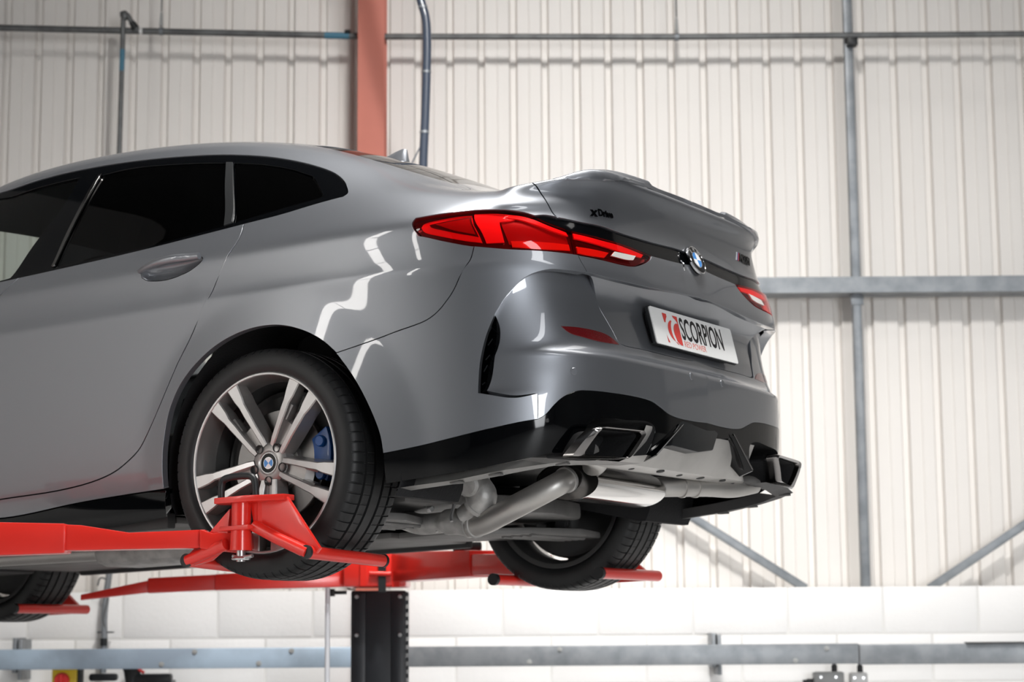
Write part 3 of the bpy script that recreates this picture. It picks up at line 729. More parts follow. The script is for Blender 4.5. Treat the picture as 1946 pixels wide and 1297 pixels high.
# sheeting rail, strut, braces
def bolt_on(p, parent, m=None, r=.011, d=(0, -1, 0)):
    mb = MB(); mb.lathe([(.0001, .009), (r * .62, .009), (r * .7, .006), (r * .7, .003), (r, .003), (r, -.002)], 12, Tm(p, aim(d))); return mb.build('bolt', m or BOLT, parent)
b = MB(); yb = 9.55
b.plate([(XL, yb, 3.050), (XL, yb, 3.128), (XL, yb + .15, 3.128), (XL, yb + .15, 3.120), (XL, yb + .008, 3.120), (XL, yb + .008, 3.058), (XL, yb + .15, 3.058), (XL, yb + .15, 3.050)], (XR - XL, 0, 0))
b.build('sheeting_rail', GALV, smooth=0, label='long galvanised rail running across the liner behind the boot lid', cat='rail')
b = MB(); b.box((1.688, 9.62, 4.5), (.042, .05, 5.75), bev=.003); st = b.build('wall_strut', GALV, label='upright galvanised strut on the liner to the right of the car', cat='strut')
b = MB(); b.box((1.688, 9.60, 3.02), (.062, .02, .05), bev=.003); b.build('cleat', GALV, st)
def brace(p, q, label):
    b = MB(); d = (Vector(q) - Vector(p)); L = d.length; R = d.to_track_quat('X', 'Z').to_matrix(); b.box((Vector(p) + Vector(q)) / 2, (L, .036, .040), rot=R, bev=.003)
    return b.build('diagonal_brace', GALV, label=label, cat='brace', group='diagonal braces on the liner')
brace((.05, 9.62, 2.49), (1.40, 9.62, 1.622), 'galvanised diagonal brace sloping down out from behind the far rear tyre')
brace((1.995, 9.62, 1.618), (3.10, 9.62, 2.33), 'galvanised diagonal brace rising away to the right of the upright strut')
# red oxide column
b = MB()
b.plate([(-.742, 9.40, 0), (-.612, 9.40, 0), (-.612, 9.412, 0), (-.671, 9.412, 0), (-.671, 9.588, 0), (-.612, 9.588, 0), (-.612, 9.60, 0), (-.742, 9.60, 0), (-.742, 9.588, 0), (-.683, 9.588, 0), (-.683, 9.412, 0), (-.742, 9.412, 0)], (0, 0, ZC))
b.build('trim_1', COLUMN, smooth=0, kind='structure', label='red oxide steel column of the building frame')
# pipes along the wall
def pipe(name, pts, r, m, label, cat='pipe', group=None, n=14):
    b = MB(); b.tube([Vector(p) for p in pts], r, n); return b.build(name, m, label=label, cat=cat, group=group)
p1 = pipe('conduit_pipe', [(XL, 9.55, 4.52), (-2.5201, 9.5500, 4.4129), (-0.7550, 9.5500, 4.3579)], .0165, PIPE_GREY, 'dark steel pipe high on the wall to the left of the red column')
b = MB(); b.tube([(-0.9183, 9.5500, 4.3624), (-0.7958, 9.5500, 4.3587)], .0172, 14); b.build('tape_wrap', mat('blue_tape', (.055, .17, .25), rough=.5), p1, label='blue tape round the pipe end')
b = MB(); b.tube([(-1.8365, 9.5500, 4.3915), (-1.8212, 9.5500, 4.3910)], .0185, 14); b.build('pipe_collar', BOX_PALE, p1)
b = MB(); b.tube([(-0.8162, 9.5347, 4.3762), (-0.7907, 9.5296, 4.3762)], .010, 10); b.build('pipe_clip', SATIN_BLACK, p1)
p2 = pipe('conduit_pipe', [(-0.6244, 9.5500, 4.3538), (0.8162, 9.5500, 4.3415), (2.5507, 9.5500, 4.3436), (XR, 9.55, 4.36)], .0155, PIPE_GREY, 'dark steel pipe high on the wall from the red column to the right edge')
b = MB(); b.box((1.70, 9.57, 4.318), (.05, .06, .05), bev=.006); b.build('pipe_clip', SATIN_BLACK, p2)
def hanger(x, z, label):
    t = empty('pipe_hanger', (x, 9.55, z), label=label, cat='hanger', group='pipe hangers')
    b = MB(); b.tube([(0, -.005, .10), (0, 0, ZC - z)], .0035, 8); b.build('rod', PIPE_GREY, t)
    b = MB(); b.tube([(0, -.005, .025), (0, -.005, .095)], .009, 10, r_list=[.010, .006]); b.build('clevis', BOX_GREY, t)
    b = MB(); b.lathe([(.0175, -.010), (.0205, -.010), (.0205, .010), (.0175, .010)], 18, Tm(Vector((0, 0, 0)), Matrix.Rotation(math.pi / 2, 3, 'Y')), close=True); b.build('pipe_ring', GALV, t)
hanger(-1.729, 4.3895, 'thin rod hanging the wall pipe to the left of the red column')
hanger(.828, 4.3415, 'thin rod hanging the wall pipe above the boot lid')
hp = pipe('standpipe', catmull([(-1.846, 9.540, 4.392), (-1.856, 9.535, 4.404), (-1.872, 9.530, 4.428), (-1.893, 9.526, 4.464), (-1.908, 9.525, 4.473), (-1.914, 9.525, 4.455), (-1.9145, 9.525, 4.40), (-1.918, 9.525, 4.0), (-1.925, 9.525, 3.0), (-1.93, 9.525, 1.75)], 4), .0125, PIPE_GREY, 'upright pipe hooked over the high wall pipe left of the car roof')
b = MB(); b.lathe([(.0001, .024), (.017, .020), (.021, .006), (.021, -.012), (.014, -.022)], 16, Tm(Vector((-1.910, 9.525, 4.464)), aim((-.3, 0, 1)))); b.build('pipe_elbow', PIPE_GREY, hp)
b = MB(); b.tube([(-1.874, 9.528, 4.432), (-1.853, 9.536, 4.400)], .019, 12, r_list=[.015, .020]); b.build('pipe_union', SATIN_BLACK, hp)
b = MB(); b.tube([(-1.9157, 9.525, 4.29), (-1.9165, 9.525, 4.18)], .0132, 12); b.build('tape_wrap', bpy.data.materials['blue_tape'], hp)
# dark blue hose hanging from the roof behind the car
hs = pipe('hanging_hose', catmull([(-1.15, 8.55, 7.35), (-.85, 8.55, 6.2), (-.58, 8.58, 5.0), (-.455, 8.6, 4.43), (-.400, 8.6, 4.24), (-.376, 8.6, 4.15), (-.370, 8.6, 4.05), (-.372, 8.6, 3.9), (-.378, 8.6, 3.7), (-.388, 8.6, 3.45), (-.395, 8.6, 2.9), (-.40, 8.6, 2.2)], 5), .0195, PIPE_BLUE, 'dark blue hose curving down behind the car roof', cat='hose')
for z, x in ((3.90, -.3725), (3.625, -.3815), (4.20, -.388)):
    b = MB(); b.lathe([(.0195, -.006), (.0212, -.005), (.0212, .005), (.0195, .006)], 18, Tm(Vector((x, 8.6, z)))); b.build('joint_band', GALV, hs)
b = MB(); b.tube(catmull([(-.40, 8.575, 3.55), (-.425, 8.57, 3.50), (-.45, 8.57, 3.44), (-.47, 8.57, 3.3)], 4), .003, 6); b.build('tag_wire', PIPE_BLUE, hs)
# low rails on the blockwork
def wall_rail(x0, x1, z0, z1, m, label, bolts, clips=()):
    b = MB(); b.box(((x0 + x1) / 2, 9.29, (z0 + z1) / 2), (x1 - x0, .04, .0925), bev=.004); r = b.build('wall_rail', m, label=label, cat='rail', group='low rails on the blockwork')
    for x, z in bolts: bolt_on(Vector((x, 9.27, z)), r, m=BOX_GREY, r=.0125)
    for x in clips:
        b = MB(); b.box((x - .012, 9.40, 1.335), (.018, .19, .16), bev=.003); b.box((x + .014, 9.40, 1.315), (.018, .19, .185), bev=.003); b.build('rail_bracket', GALV, r)
    return r
wall_rail(XL, -.56, 1.27, 1.362, GALV_BLUE, 'blue-grey flat rail low on the blockwork to the left of the lift post', [(-1.472, 1.345), (-1.624, 1.290), (-1.026, 1.347), (-1.176, 1.291), (-2.6, 1.345)], (-2.30, -.68))
wall_rail(-.555, 1.586, 1.27, 1.362, GALV, 'grey flat rail low on the blockwork from the lift post to its rail joint', [(.21, 1.345), (.069, 1.289), (1.439, 1.340), (1.294, 1.286)], (.935,))
wall_rail(1.590, 5.5, 1.266, 1.358, GALV, 'grey flat rail low on the blockwork beyond the rail joint at the far right', [(2.9, 1.34)], (2.49,))
b = MB(); b.box((2.27, 9.275, 1.362), (.38, .05, .006)); b.build('loose_strip', SATIN_BLACK, bpy.data.objects['wall_rail.002'], smooth=0)
# left conduit and the valve set below the rail
cn = pipe('valve_conduit', catmull([(-1.905, 9.43, 1.72), (-1.918, 9.43, 1.60), (-1.925, 9.43, 1.50), (-1.922, 9.43, 1.40), (-1.925, 9.43, 1.30), (-1.925, 9.43, 1.250)], 4), .0155, GALV, 'grey conduit coming down the blockwork behind the low rail')
b = MB(); b.box((-1.918, 9.44, 1.438), (.075, .03, .008), bev=.002); b.build('pipe_clip', PIPE_GREY, cn)
b = MB(); b.tube(catmull([(-1.96, 9.43, 1.655), (-1.945, 9.42, 1.69), (-1.92, 9.42, 1.685), (-1.905, 9.42, 1.62), (-1.925, 9.415, 1.50), (-1.918, 9.42, 1.45)], 4), .004, 6); b.build('loose_cable', PIPE_GREY, cn)
b = MB(); b.tube([(-1.924, 9.43, 1.41), (-1.924, 9.43, 1.375)], .0175, 14); b.build('coupling', SATIN_BLACK, cn)
vs_ = empty('valve_set', (-1.80, 9.42, 1.20), label='black pipe valves with a small red tap under the low rail', cat='valve')
for c, s in (((-.12, 0, .03), (.13, .06, .035)), ((.10, 0, .02), (.20, .07, .05))):
    b = MB(); b.box(c, s, bev=.012); b.build('valve_body', SATIN_BLACK, vs_)
b = MB(); b.lathe([(.0001, .075), (.042, .075), (.046, .068), (.040, .055), (.030, .0), (.034, -.03)], 20, Tm(Vector((.015, -.005, 0)))); b.build('valve_bonnet', SATIN_BLACK, vs_)
b = MB(); b.tube([(.045, -.03, .068), (.075, -.03, .05)], .007, 8); b.build('tap_lever', SWITCH_RED, vs_)
b = MB(); b.lathe([(.0001, .05), (.022, .048), (.026, .0), (.026, -.05)], 16, Tm(Vector((.17, 0, -.01)), aim((1, 0, .1)))); b.build('pipe_union', BOX_GREY, vs_)
# emergency switch
es = empty('isolator_switch', (-2.085, 9.36, 1.21), label='yellow isolator switch with a red rotary knob under the blue rail', cat='switch')
b = MB(); b.box((.005, -.012, .0), (.115, .07, .13), bev=.006); b.build('cover', YELLOW, es)
b = MB(); b.box((.066, .005, .01), (.022, .08, .14), bev=.004); b.build('back_box', SATIN_BLACK, es)
b = MB(); b.lathe([(.0001, .018), (.030, .018), (.034, .012), (.036, 0)], 24, Tm(Vector((-.005, -.047, .010)), aim((0, -1, 0)))); b.build('knob', SWITCH_RED, es)
b = MB(); b.box((-.005, -.072, .010), (.012, .016, .055), bev=.003); b.build('knob_grip', SWITCH_RED, es)
for i, (x0, x1, zt, m, lb) in enumerate(((1.395, 1.535, 1.232, BOX_GREY, 'grey junction box with a black cable gland under the right rail'), (1.565, 1.645, 1.228, BOX_PALE, 'small pale junction box with a black cable gland beside the grey one'))):
    t = empty('junction_box', ((x0 + x1) / 2, 9.42, zt - .10), label=lb, cat='box', group='junction boxes under the right rail')
    b = MB(); b.box((0, 0, .05), (x1 - x0, .08, .10), bev=.010); b.build('box_body', m, t)
    b = MB(); b.lathe([(.014, .0), (.014, .03), (.010, .034), (.010, .075)], 14, Tm(Vector((.03 if i == 0 else .01, 0, .098)))); b.build('cable_gland', SATIN_BLACK, t)
    if i == 0:
        b = MB(); b.lathe([(.013, 0), (.013, .03), (.009, .034), (.009, .05)], 12, Tm(Vector((-.068, 0, .055)), aim((-1, 0, 0)))); b.build('cable_gland', SATIN_BLACK, t)
    for sx in (-.04, .03):
        b = MB(); b.lathe([(.0001, .004), (.006, .004), (.007, 0)], 10, Tm(Vector((sx * (1 if i == 0 else .6), -.039, .075)), aim((0, -1, 0)))); b.build('cover_screw', BOLT, t)
# white rod beside the lift post
b = MB(); b.tube([(-.755, 8.12, .0), (-.754, 8.12, 1.612)], .0105, 14); rd = b.build('white_rod', ROD_WHITE, label='slim white rod standing beside the black lift post', cat='rod')
b = MB(); b.box((-.712, 8.13, 1.592), (.068, .02, .014), bev=.002); b.box((-.735, 8.13, 1.592), (.018, .03, .03), bev=.002); b.build('rod_bracket', SATIN_BLACK, rd)
# two tall slit windows in the left wall (behind the camera's left shoulder)
for i, yc in enumerate((1.95, .15)):
    w = MB().box((XL + .02, yc, 4.45), (.05, .60, 3.7)).build('window_%d' % (i + 1), BOX_PALE, smooth=0, kind='structure')
    for k in range(4 - i): MB().box((XL + .05, yc, 3.10 + .9 * (k + i)), (.02, .32 - .06 * i, .84)).build('pane', DAYLIGHT, w, smooth=0)
# ------------------------------------------------------------------ the car (built in its own frame: x forward, y left, z up, origin under the rear axle)
MCAR = Matrix([[-0.848459, -0.528715, -0.024026, -0.205747], [0.528268, -0.848774, 0.022708, 6.161358],
               [-0.032399, 0.006575, 0.999453, 1.574656], [0, 0, 0, 1]])
car = empty('car', label='grey metallic four-door coupe held up by the red lift, seen from its rear corner', cat='car')
car.matrix_world = MCAR
TM = TRACE['M']
def P3(tag, uv, off=0.0):
    S = {'M': MS, 'RB': RBS, 'BR': BRS}[tag]; p, n, _, _ = S.ev([uv[0]], [uv[1]]); return Vector(p[0] + n[0] * off)
def curve3(tag, name, off=0.0, step=8):
    S = {'M': MS, 'RB': RBS, 'BR': BRS}[tag]; c = catmull(TRACE[tag][name], step); p, n, _, _ = S.ev(c[:, 0], c[:, 1]); return [Vector(q) for q in p + n * off]

vb = TM['front_b'][0][1]
body = panel('body_shell', PAINT, [[(0, 20), (0, vb)], 'front_b', 'front_a', '-sill', 'arch', 'shut_b', 'light_b1', 'light_tip', 'light_t', 'strip_l', '-shut_l', 'deck',
             [(18.6, 20), (17.6, 20)], '-scr_b', '-scr_s', '-scr', [(13.4, 20), (7.75, 20), (7.75, 16.7), (6.1, 16.7), (6.2, 20), (0, 20)]],
             holes=[['dlo_top', 'dlo_tip', 'dlo_bot', 'shut_r', 'door_b', 'fd_b', 'fd_f', 'fd_t', 'dlo_front']], parent=car, sym=True, fl=True, res=.0145, flange=.02)
rear_doors = panel('rear_door', PAINT, ['-dlo_bot_rd', 'shut_r', 'door_b', 'shut_f'], holes=[['handle']], parent=car, fl=True)
front_doors = panel('front_door', PAINT, ['-dlo_bot_fd', '-shut_f', 'fd_b', 'fd_f', 'fd_t'], parent=car, fl=True)
surr = panel('window_surround', GLOSS_BLACK, ['dlo_top', 'dlo_tip', 'dlo_bot', 'dlo_bot_rd', 'dlo_bot_fd', 'dlo_front'],
             holes=[['pane_rear', 'pane_rear_r', 'pane_rear_b', 'pane_rear_l'], ['pane_q_t', 'pane_q_r', 'pane_q_b', 'pane_q_l'], ['pane_f_t', 'pane_f_r', 'pane_f_b', 'pane_f_f']],
             parent=car, off=-.003, res=.025)
for i in (0, 1):
    pass
panel('rear_door_glass', PRIVACY, ['pane_rear', 'pane_rear_r', 'pane_rear_b', 'pane_rear_l'], parent=surr, off=-.007, flange=0, res=.03, label='black privacy glass of the rear door')
panel('quarter_glass', PRIVACY, ['pane_q_t', 'pane_q_r', 'pane_q_b', 'pane_q_l'], parent=surr, off=-.007, flange=0, res=.03)
panel('front_door_glass', CLEAR_GLASS, ['pane_f_t', 'pane_f_r', 'pane_f_b', 'pane_f_f'], parent=surr, off=-.007, flange=0, res=.03, label='clear glass of the front door')
for nm, a, b in (('quarter_divider', 'div1', 'div1b'), ('pillar_trim', 'div2', 'div2b')):
    panel(nm, DARK_CHROME if nm == 'pillar_trim' else SATIN_BLACK, [a, b], parent=surr, off=.002, flange=.006, inset=0, res=.03)
panel('rear_window', PRIVACY, ['scr', 'scr_s', 'scr_b', [(17.6, 20), (13.4, 20)]], parent=car, sym=True, off=-.004, res=.03)
panel('windscreen', CLEAR_GLASS, [[(6.2, 20), (6.1, 16.7), (7.75, 16.7), (7.75, 20), (6.2, 20)]], parent=car, sym=True, off=-.003, flange=0, res=.04)
sill = panel('side_skirt', GLOSS_BLACK, ['sill', 'sill_f', 'sill_b', 'arch_f'], parent=car, off=.002, flange=.03, res=.03)

# door handles: a dish in the skin and the grip bridging it
for i, sg in enumerate((1, -1)):
    H = [Vector((q.x, q.y * sg, q.z)) for q in curve3('M', 'handle', 0, 6)]; n = len(H); c = sum(H, Vector()) / n
    b = MB(); rings = []
    for k, (s, d) in enumerate(((1, 0), (.93, .010), (.75, .021), (.5, .027), (.2, .029))):
        rings.append([c + (q - c) * s - Vector((0, sg * d, 0)) for q in H])
    vs = [q for r in rings for q in r]; fs = [(k * n + j, k * n + (j + 1) % n, (k + 1) * n + (j + 1) % n, (k + 1) * n + j) for k in range(4) for j in range(n)] + [tuple(range(4 * n, 5 * n))]
    if sg < 0: fs = [f[::-1] for f in fs]
    b.add(vs, fs).build('handle_dish', PAINT, rear_doors[i])
    a0, a1 = P3('M', TM['handle'][0]), P3('M', TM['handle'][4])
    b = MB(); pts = []; rl = []
    for k in range(13):
        t = k / 12; q = a0.lerp(a1, t) + Vector((0, .006 + .020 * math.sin(math.pi * min(1, t * 1.12)) ** .8 if t < .9 else .012, .003 + .007 * math.sin(math.pi * t)))
        pts.append(Vector((q.x, q.y * sg, q.z))); rl.append(.0045 + .0065 * math.sin(math.pi * (.12 + .80 * t)) + .0035 * t)
    b.tube(pts, .01, 12, r_list=rl).build('door_handle', PAINT, rear_doors[i], label='curved pull handle in body colour')

# bumper: side skin and the sunk rear face are one moulding
V, N, F = panel_geo(MS, poly_uv('M', ['shut_b', '-light_b2', 'shut_l2', '-arc', '-slit_l', '-ledge', '-cut', '-black', '-arch_r']), fl=True, flange=.036, res=.014, inset=.001)
V2, N2, F2 = panel_geo(RBS, poly_uv('RB', ['arc', 'shut', [(11, TRACE['RB']['shut'][-1][1]), (11, TRACE['RB']['black'][0][1])], 'black', 'cut', 'ledge', 'slit']), sym=True, flange=.035, res=.011, inset=.0006)
k = len(V); V += V2; N += N2; F += [tuple(i + k for i in t) for t in F2]
V2, N2, F2 = flip(V, N, F); k = len(V)
bumper = link_shell('rear_bumper', V + V2, N + N2, F + [tuple(i + k for i in t) for t in F2], PAINT, car)
refl = panel('rear_reflector', REFLECTOR, ['refl_b', 'refl_t'], tag='RB', parent=bumper, off=.0015, flange=.004, res=.008, inset=0)
# boot lid
boot = panel('boot_lid', PAINT, ['shut_l', 'strip_t', [(30, TM['strip_t'][-1][1]), (30, 20), (18.6, 20)], '-deck'], parent=car, sym=True, res=.014, flange=.02)[0]
panel('boot_band', PAINT, ['shut_l2', 'over', [(30, TM['over'][-1][1]), (30, TM['strip_b'][0][1])], 'strip_b', 'lid_b'], parent=boot, sym=True, res=.012, flange=.022)
panel('plate_recess', PAINT, ['shut', [(11, TRACE['BR']['shut'][-1][1]), (11, TRACE['BR']['over'][0][1])], 'over'], tag='BR', parent=boot, sym=True, res=.012, flange=.02, inset=.0015)
panel('gloss_strip', GLOSS_BLACK, ['strip_l', 'strip_t', [(30, TM['strip_t'][-1][1]), (30, TM['strip_b'][0][1])], 'strip_b', '-lid_t', '-light_t2'], parent=boot, sym=True, off=-.006, flange=.012, res=.014, inset=-.001, label='gloss black strip between the tail lights')
def S01(t): t = np.clip(t, 0, 1); return t * t * (3 - 2 * t)
def lip_height(uv, p):
    """the lip swells out of the boot edge and stands a step higher on either side of its low middle"""
    y = np.abs(p[:, 1]); return .0005 + .0085 * S01((.62 - y) / .10) + .011 * S01((.575 - y) / .13) * S01((y - .222) / .030) * S01((uv[:, 1] - 16.75) / .7)
panel('boot_spoiler', PAINT, ['lip_b', 'lip_e', [tuple(TM['lip_e'][-1]), (24.0, 18.0), (27, 18.0), (30, 18.0), (30, TM['lip_b'][0][1])]], parent=boot, sym=True, off=lip_height, flange=.010, res=.009)

# tail lamps: a red lens over light guides and reflectors
def lamp(nm, outer, inner, i0):
    base = panel('lamp_housing', LAMP_DARK, outer, parent=car, off=-.016, flange=.02, res=.012, inset=.002)
    roots = []
    for s, o in enumerate(base):
        o.name = nm
        roots.append(o)
    panel('lens', RED_LENS, outer, parent=roots, off=0, flange=.012, res=.010, inset=.003)
    for n2, m2, sg, off in inner: panel(n2, m2, sg, parent=roots, off=off, flange=.006, res=.010, inset=.0005)
    return roots
lamp('tail_lamp', ['light_s', 'light_b2', 'light_b1', 'light_tip', 'light_t', 'light_t2'],
     [('light_guide', LAMP_BRIGHT, ['g1_o', 'g1_r', 'g1_b'], -.012), ('reflector_bowl', LAMP_DARK, ['g1i_t', 'g1i_r', 'g1i_b'], -.009), ('reflector_bowl', LAMP_RED, ['gi2_t', 'gi2_r', 'gi2_b'], -.007),
      ('light_guide', LAMP_BRIGHT, ['g2_t', 'g2_r', 'g2_b', 'g2_l'], -.008), ('reflector_bowl', LAMP_RED, ['g3_t', 'g3_r', 'g3_b', 'g3_l'], -.012),
      ('indicator_bar', LAMP_AMBER, ['g4_t', 'g4_r', 'g4_b', 'g4_l'], -.008), ('light_guide', LAMP_BRIGHT, ['g5_t', 'g5_r', 'g5_b', 'g5_l'], -.006)], 0)
lid_l = lamp('boot_lamp', ['lid_t', 'lid_b', '-light_s'],
     [('light_guide', LAMP_BRIGHT, ['h1_t', 'h1_r', 'h1_b', 'h1_l'], -.006), ('indicator_bar', LAMP_AMBER, ['h2_t', 'h2_r', 'h2_b', 'h2_l'], -.007), ('reversing_lamp', LAMP_WHITE, ['h3_t', 'h3_r', 'h3_b', 'h3_l'], .0012)], 1)

# air slits beside the wheels
for sg in (1, -1):
    a = [Vector((q.x, q.y * sg, q.z)) for q in curve3('M', 'slit_l', -.004)]; b_ = [Vector((q.x, q.y * sg, q.z)) for q in curve3('RB', 'slit', -.002)]
    A = np.array([a[int(round(t))] for t in np.linspace(0, len(a) - 1, 15)]); B = np.array([b_[int(round(t))] for t in np.linspace(0, len(b_) - 1, 15)])
    mid = (A + B) / 2 + np.array([.045, -sg * .03, 0]); mb = MB()
    vs = [tuple(q) for r in zip(A, mid, B) for q in r]; fs = []
    for i in range(14):
        for j in (0, 1): fs.append((i * 3 + j, i * 3 + j + 1, i * 3 + 4 + j, i * 3 + 3 + j))
    sl = mb.add(vs, fs).build('air_slit', GLOSS_BLACK, bumper)
    for i in range(2, 13, 2):
        mb = MB(); q0 = A[i] * .78 + B[i] * .1 + mid[i] * .12; q1 = B[i] * .55 + mid[i] * .45
        mb.tube([q0 * .5 + q1 * .5, q0 * .25 + q1 * .75, q1], .0016, 6).build('slat', SATIN_BLACK, sl)
# parking sensors
for (px, tg) in ((TRACE['RB']['sens'][0], 'RB'), (TRACE['RB']['sens'][1], 'RB')):
    p, n, _, _ = RBS.ev([px[0]], [px[1]]); n = Vector(n[0]); n = -n if n.x > 0 else n
    for sg in (1, -1):
        q = Vector((p[0][0], p[0][1] * sg, p[0][2])); d = Vector((n.x, n.y * sg, n.z))
        mb = MB(); mb.lathe([(.0001, .0015), (.0085, .0015), (.0098, .0004), (.0115, .0004), (.0125, -.003)], 24, Tm(q, aim(d))); mb.build('parking_sensor', PAINT, bumper)

# diffuser: gloss black lower skin with the exhaust cut-outs
dif = panel('diffuser', GLOSS_BLACK, ['arch_r2', '-dif_b', '-dif_ex', '-dif_fb', '-dif_fin', '-dif_c', [tuple(TM['dif_c'][0]), tuple(TM['black2'][-1])], '-black2', '-black'], parent=car, sym=True, fl=True, off=-.002, flange=.035, res=.014, inset=.0008)[0]
# ---- wheels
def roundel(mb_parent, M, r, name, letters=True):
    """round badge: chrome rim, black ring, four coloured quadrants; M puts it with z outwards"""
    mb = MB(); mb.lathe([(r, -.004), (r, .002), (r * .97, .0034), (r * .93, .0034), (r * .91, .0022)], 48, M)
    root = mb.build(name, CHROME, mb_parent)
    mb = MB(); mb.lathe([(r * .92, .0020), (r * .56, .0026)], 48, M); mb.build('badge_ring', GLOSS_BLACK, root)
    mb = MB(); mb.lathe([(r * .585, .0024), (r * .57, .0036), (r * .535, .0036), (r * .525, .0024)], 48, M); mb.build('inner_rim', CHROME, root)
    for q in range(4):
        mb = MB(); pts = [(0, 0)] + [(r * .54 * math.cos(math.pi / 2 * (q + t / 8)), r * .54 * math.sin(math.pi / 2 * (q + t / 8))) for t in range(9)]
        mb.prism(pts, .0030, M); mb.build('quadrant', BADGE_BLUE if q in (1, 3) else BADGE_WHITE, root, smooth=0)
    if letters:
        for ch, a in (('B', 44), ('M', 0), ('W', -44)):
            vs, fs = text_geo(ch, r * .36, .0003, 1.0, bold=r * .012, align='CENTER')
            R = Matrix.Rotation(math.radians(a), 4, 'Z') @ Matrix.Translation((0, r * .62, .0029)); mb = MB(); mb.add([M @ (R @ Vector(v)) for v in vs], fs); mb.build('badge_letter', SILVER, root, smooth=0)
    return root

RW, RT = .104, .3185
def tyre_mesh():
    prof = [(-.0960, .2440), (-.1040, .2490), (-.1125, .2590), (-.1150, .2700), (-.1135, .2870), (-.1085, .3010), (-.1010, .3100), (-.0930, .3145)]
    for g in (-.062, -.022, .022, .062):
        prof += [(g - .0060 - .014, .3172 if abs(g) > .05 else .3182), (g - .0052, .3178 if abs(g) > .05 else .3185), (g - .0045, .3110), (g + .0045, .3110), (g + .0052, .3178 if abs(g) > .05 else .3185)]
    prof += [(.0760, .3172), (.0930, .3145), (.1010, .3100), (.1085, .3010), (.1135, .2870), (.1150, .2700), (.1125, .2590), (.1040, .2490), (.0960, .2440)]
    vs = []; fs = []; m = len(prof); pitch = 72; ang = []
    for i in range(pitch):
        a = 2 * math.pi * i / pitch; d = 2 * math.pi / pitch
        ang += [(a, 0), (a + d * .80, 0), (a + d * .84, 1), (a + d * .96, 1)]
    for a, s in ang:
        for y, r in prof:
            ay = abs(y); rr = r
            if s and .066 < ay < .106 and r > .30: rr = r - .0042                         # shoulder cuts
            elif s and .030 < ay < .055: rr = r - .0022                        # fine sipes
            vs.append((rr * math.cos(a), y, rr * math.sin(a)))
    n = len(ang)
    for i in range(n):
        for j in range(m - 1): fs.append((i * m + j, i * m + j + 1, ((i + 1) % n) * m + j + 1, ((i + 1) % n) * m + j))
    return MB().add(vs, fs)

def spoke(mb, side, ang, mats):
    """one bar of a double spoke; side -1 / +1; y is outwards"""
    st = [(.046, .0185, .0085, .082, .034), (.066, .0215, .0095, .086, .040), (.105, .0250, .0095, .092, .046), (.150, .0295, .0115, .0975, .046), (.178, .0325, .0115, .1000, .044), (.200, .0345, .0160, .1010, .040), (.2410, .0390, .0200, .1030, .026)]
    ca, sa = math.cos(ang), math.sin(ang); rings = []
    for r, t, hw, y, dep in st:
        c = t * side
        row = [(r, c - hw, y - .003), (r, c - hw + .003, y), (r, c + hw - .003, y), (r, c + hw, y - .003), (r, c + hw + .006 * (side > 0) + .002, y - dep), (r, c - hw - .006 * (side < 0) - .002, y - dep)]
        rings.append([(a * ca - b * sa, h, a * sa + b * ca) for a, b, h in row])
    vs = [q for g in rings for q in g]
    for k in range(len(rings) - 1):
        for j in range(6):
            f = (k * 6 + j, k * 6 + (j + 1) % 6, (k + 1) * 6 + (j + 1) % 6, (k + 1) * 6 + j)
            mb.cur = 0 if j == 1 else 1
            base = len(mb.v)
            mb.add([vs[i] for i in f], [(0, 1, 2, 3)])

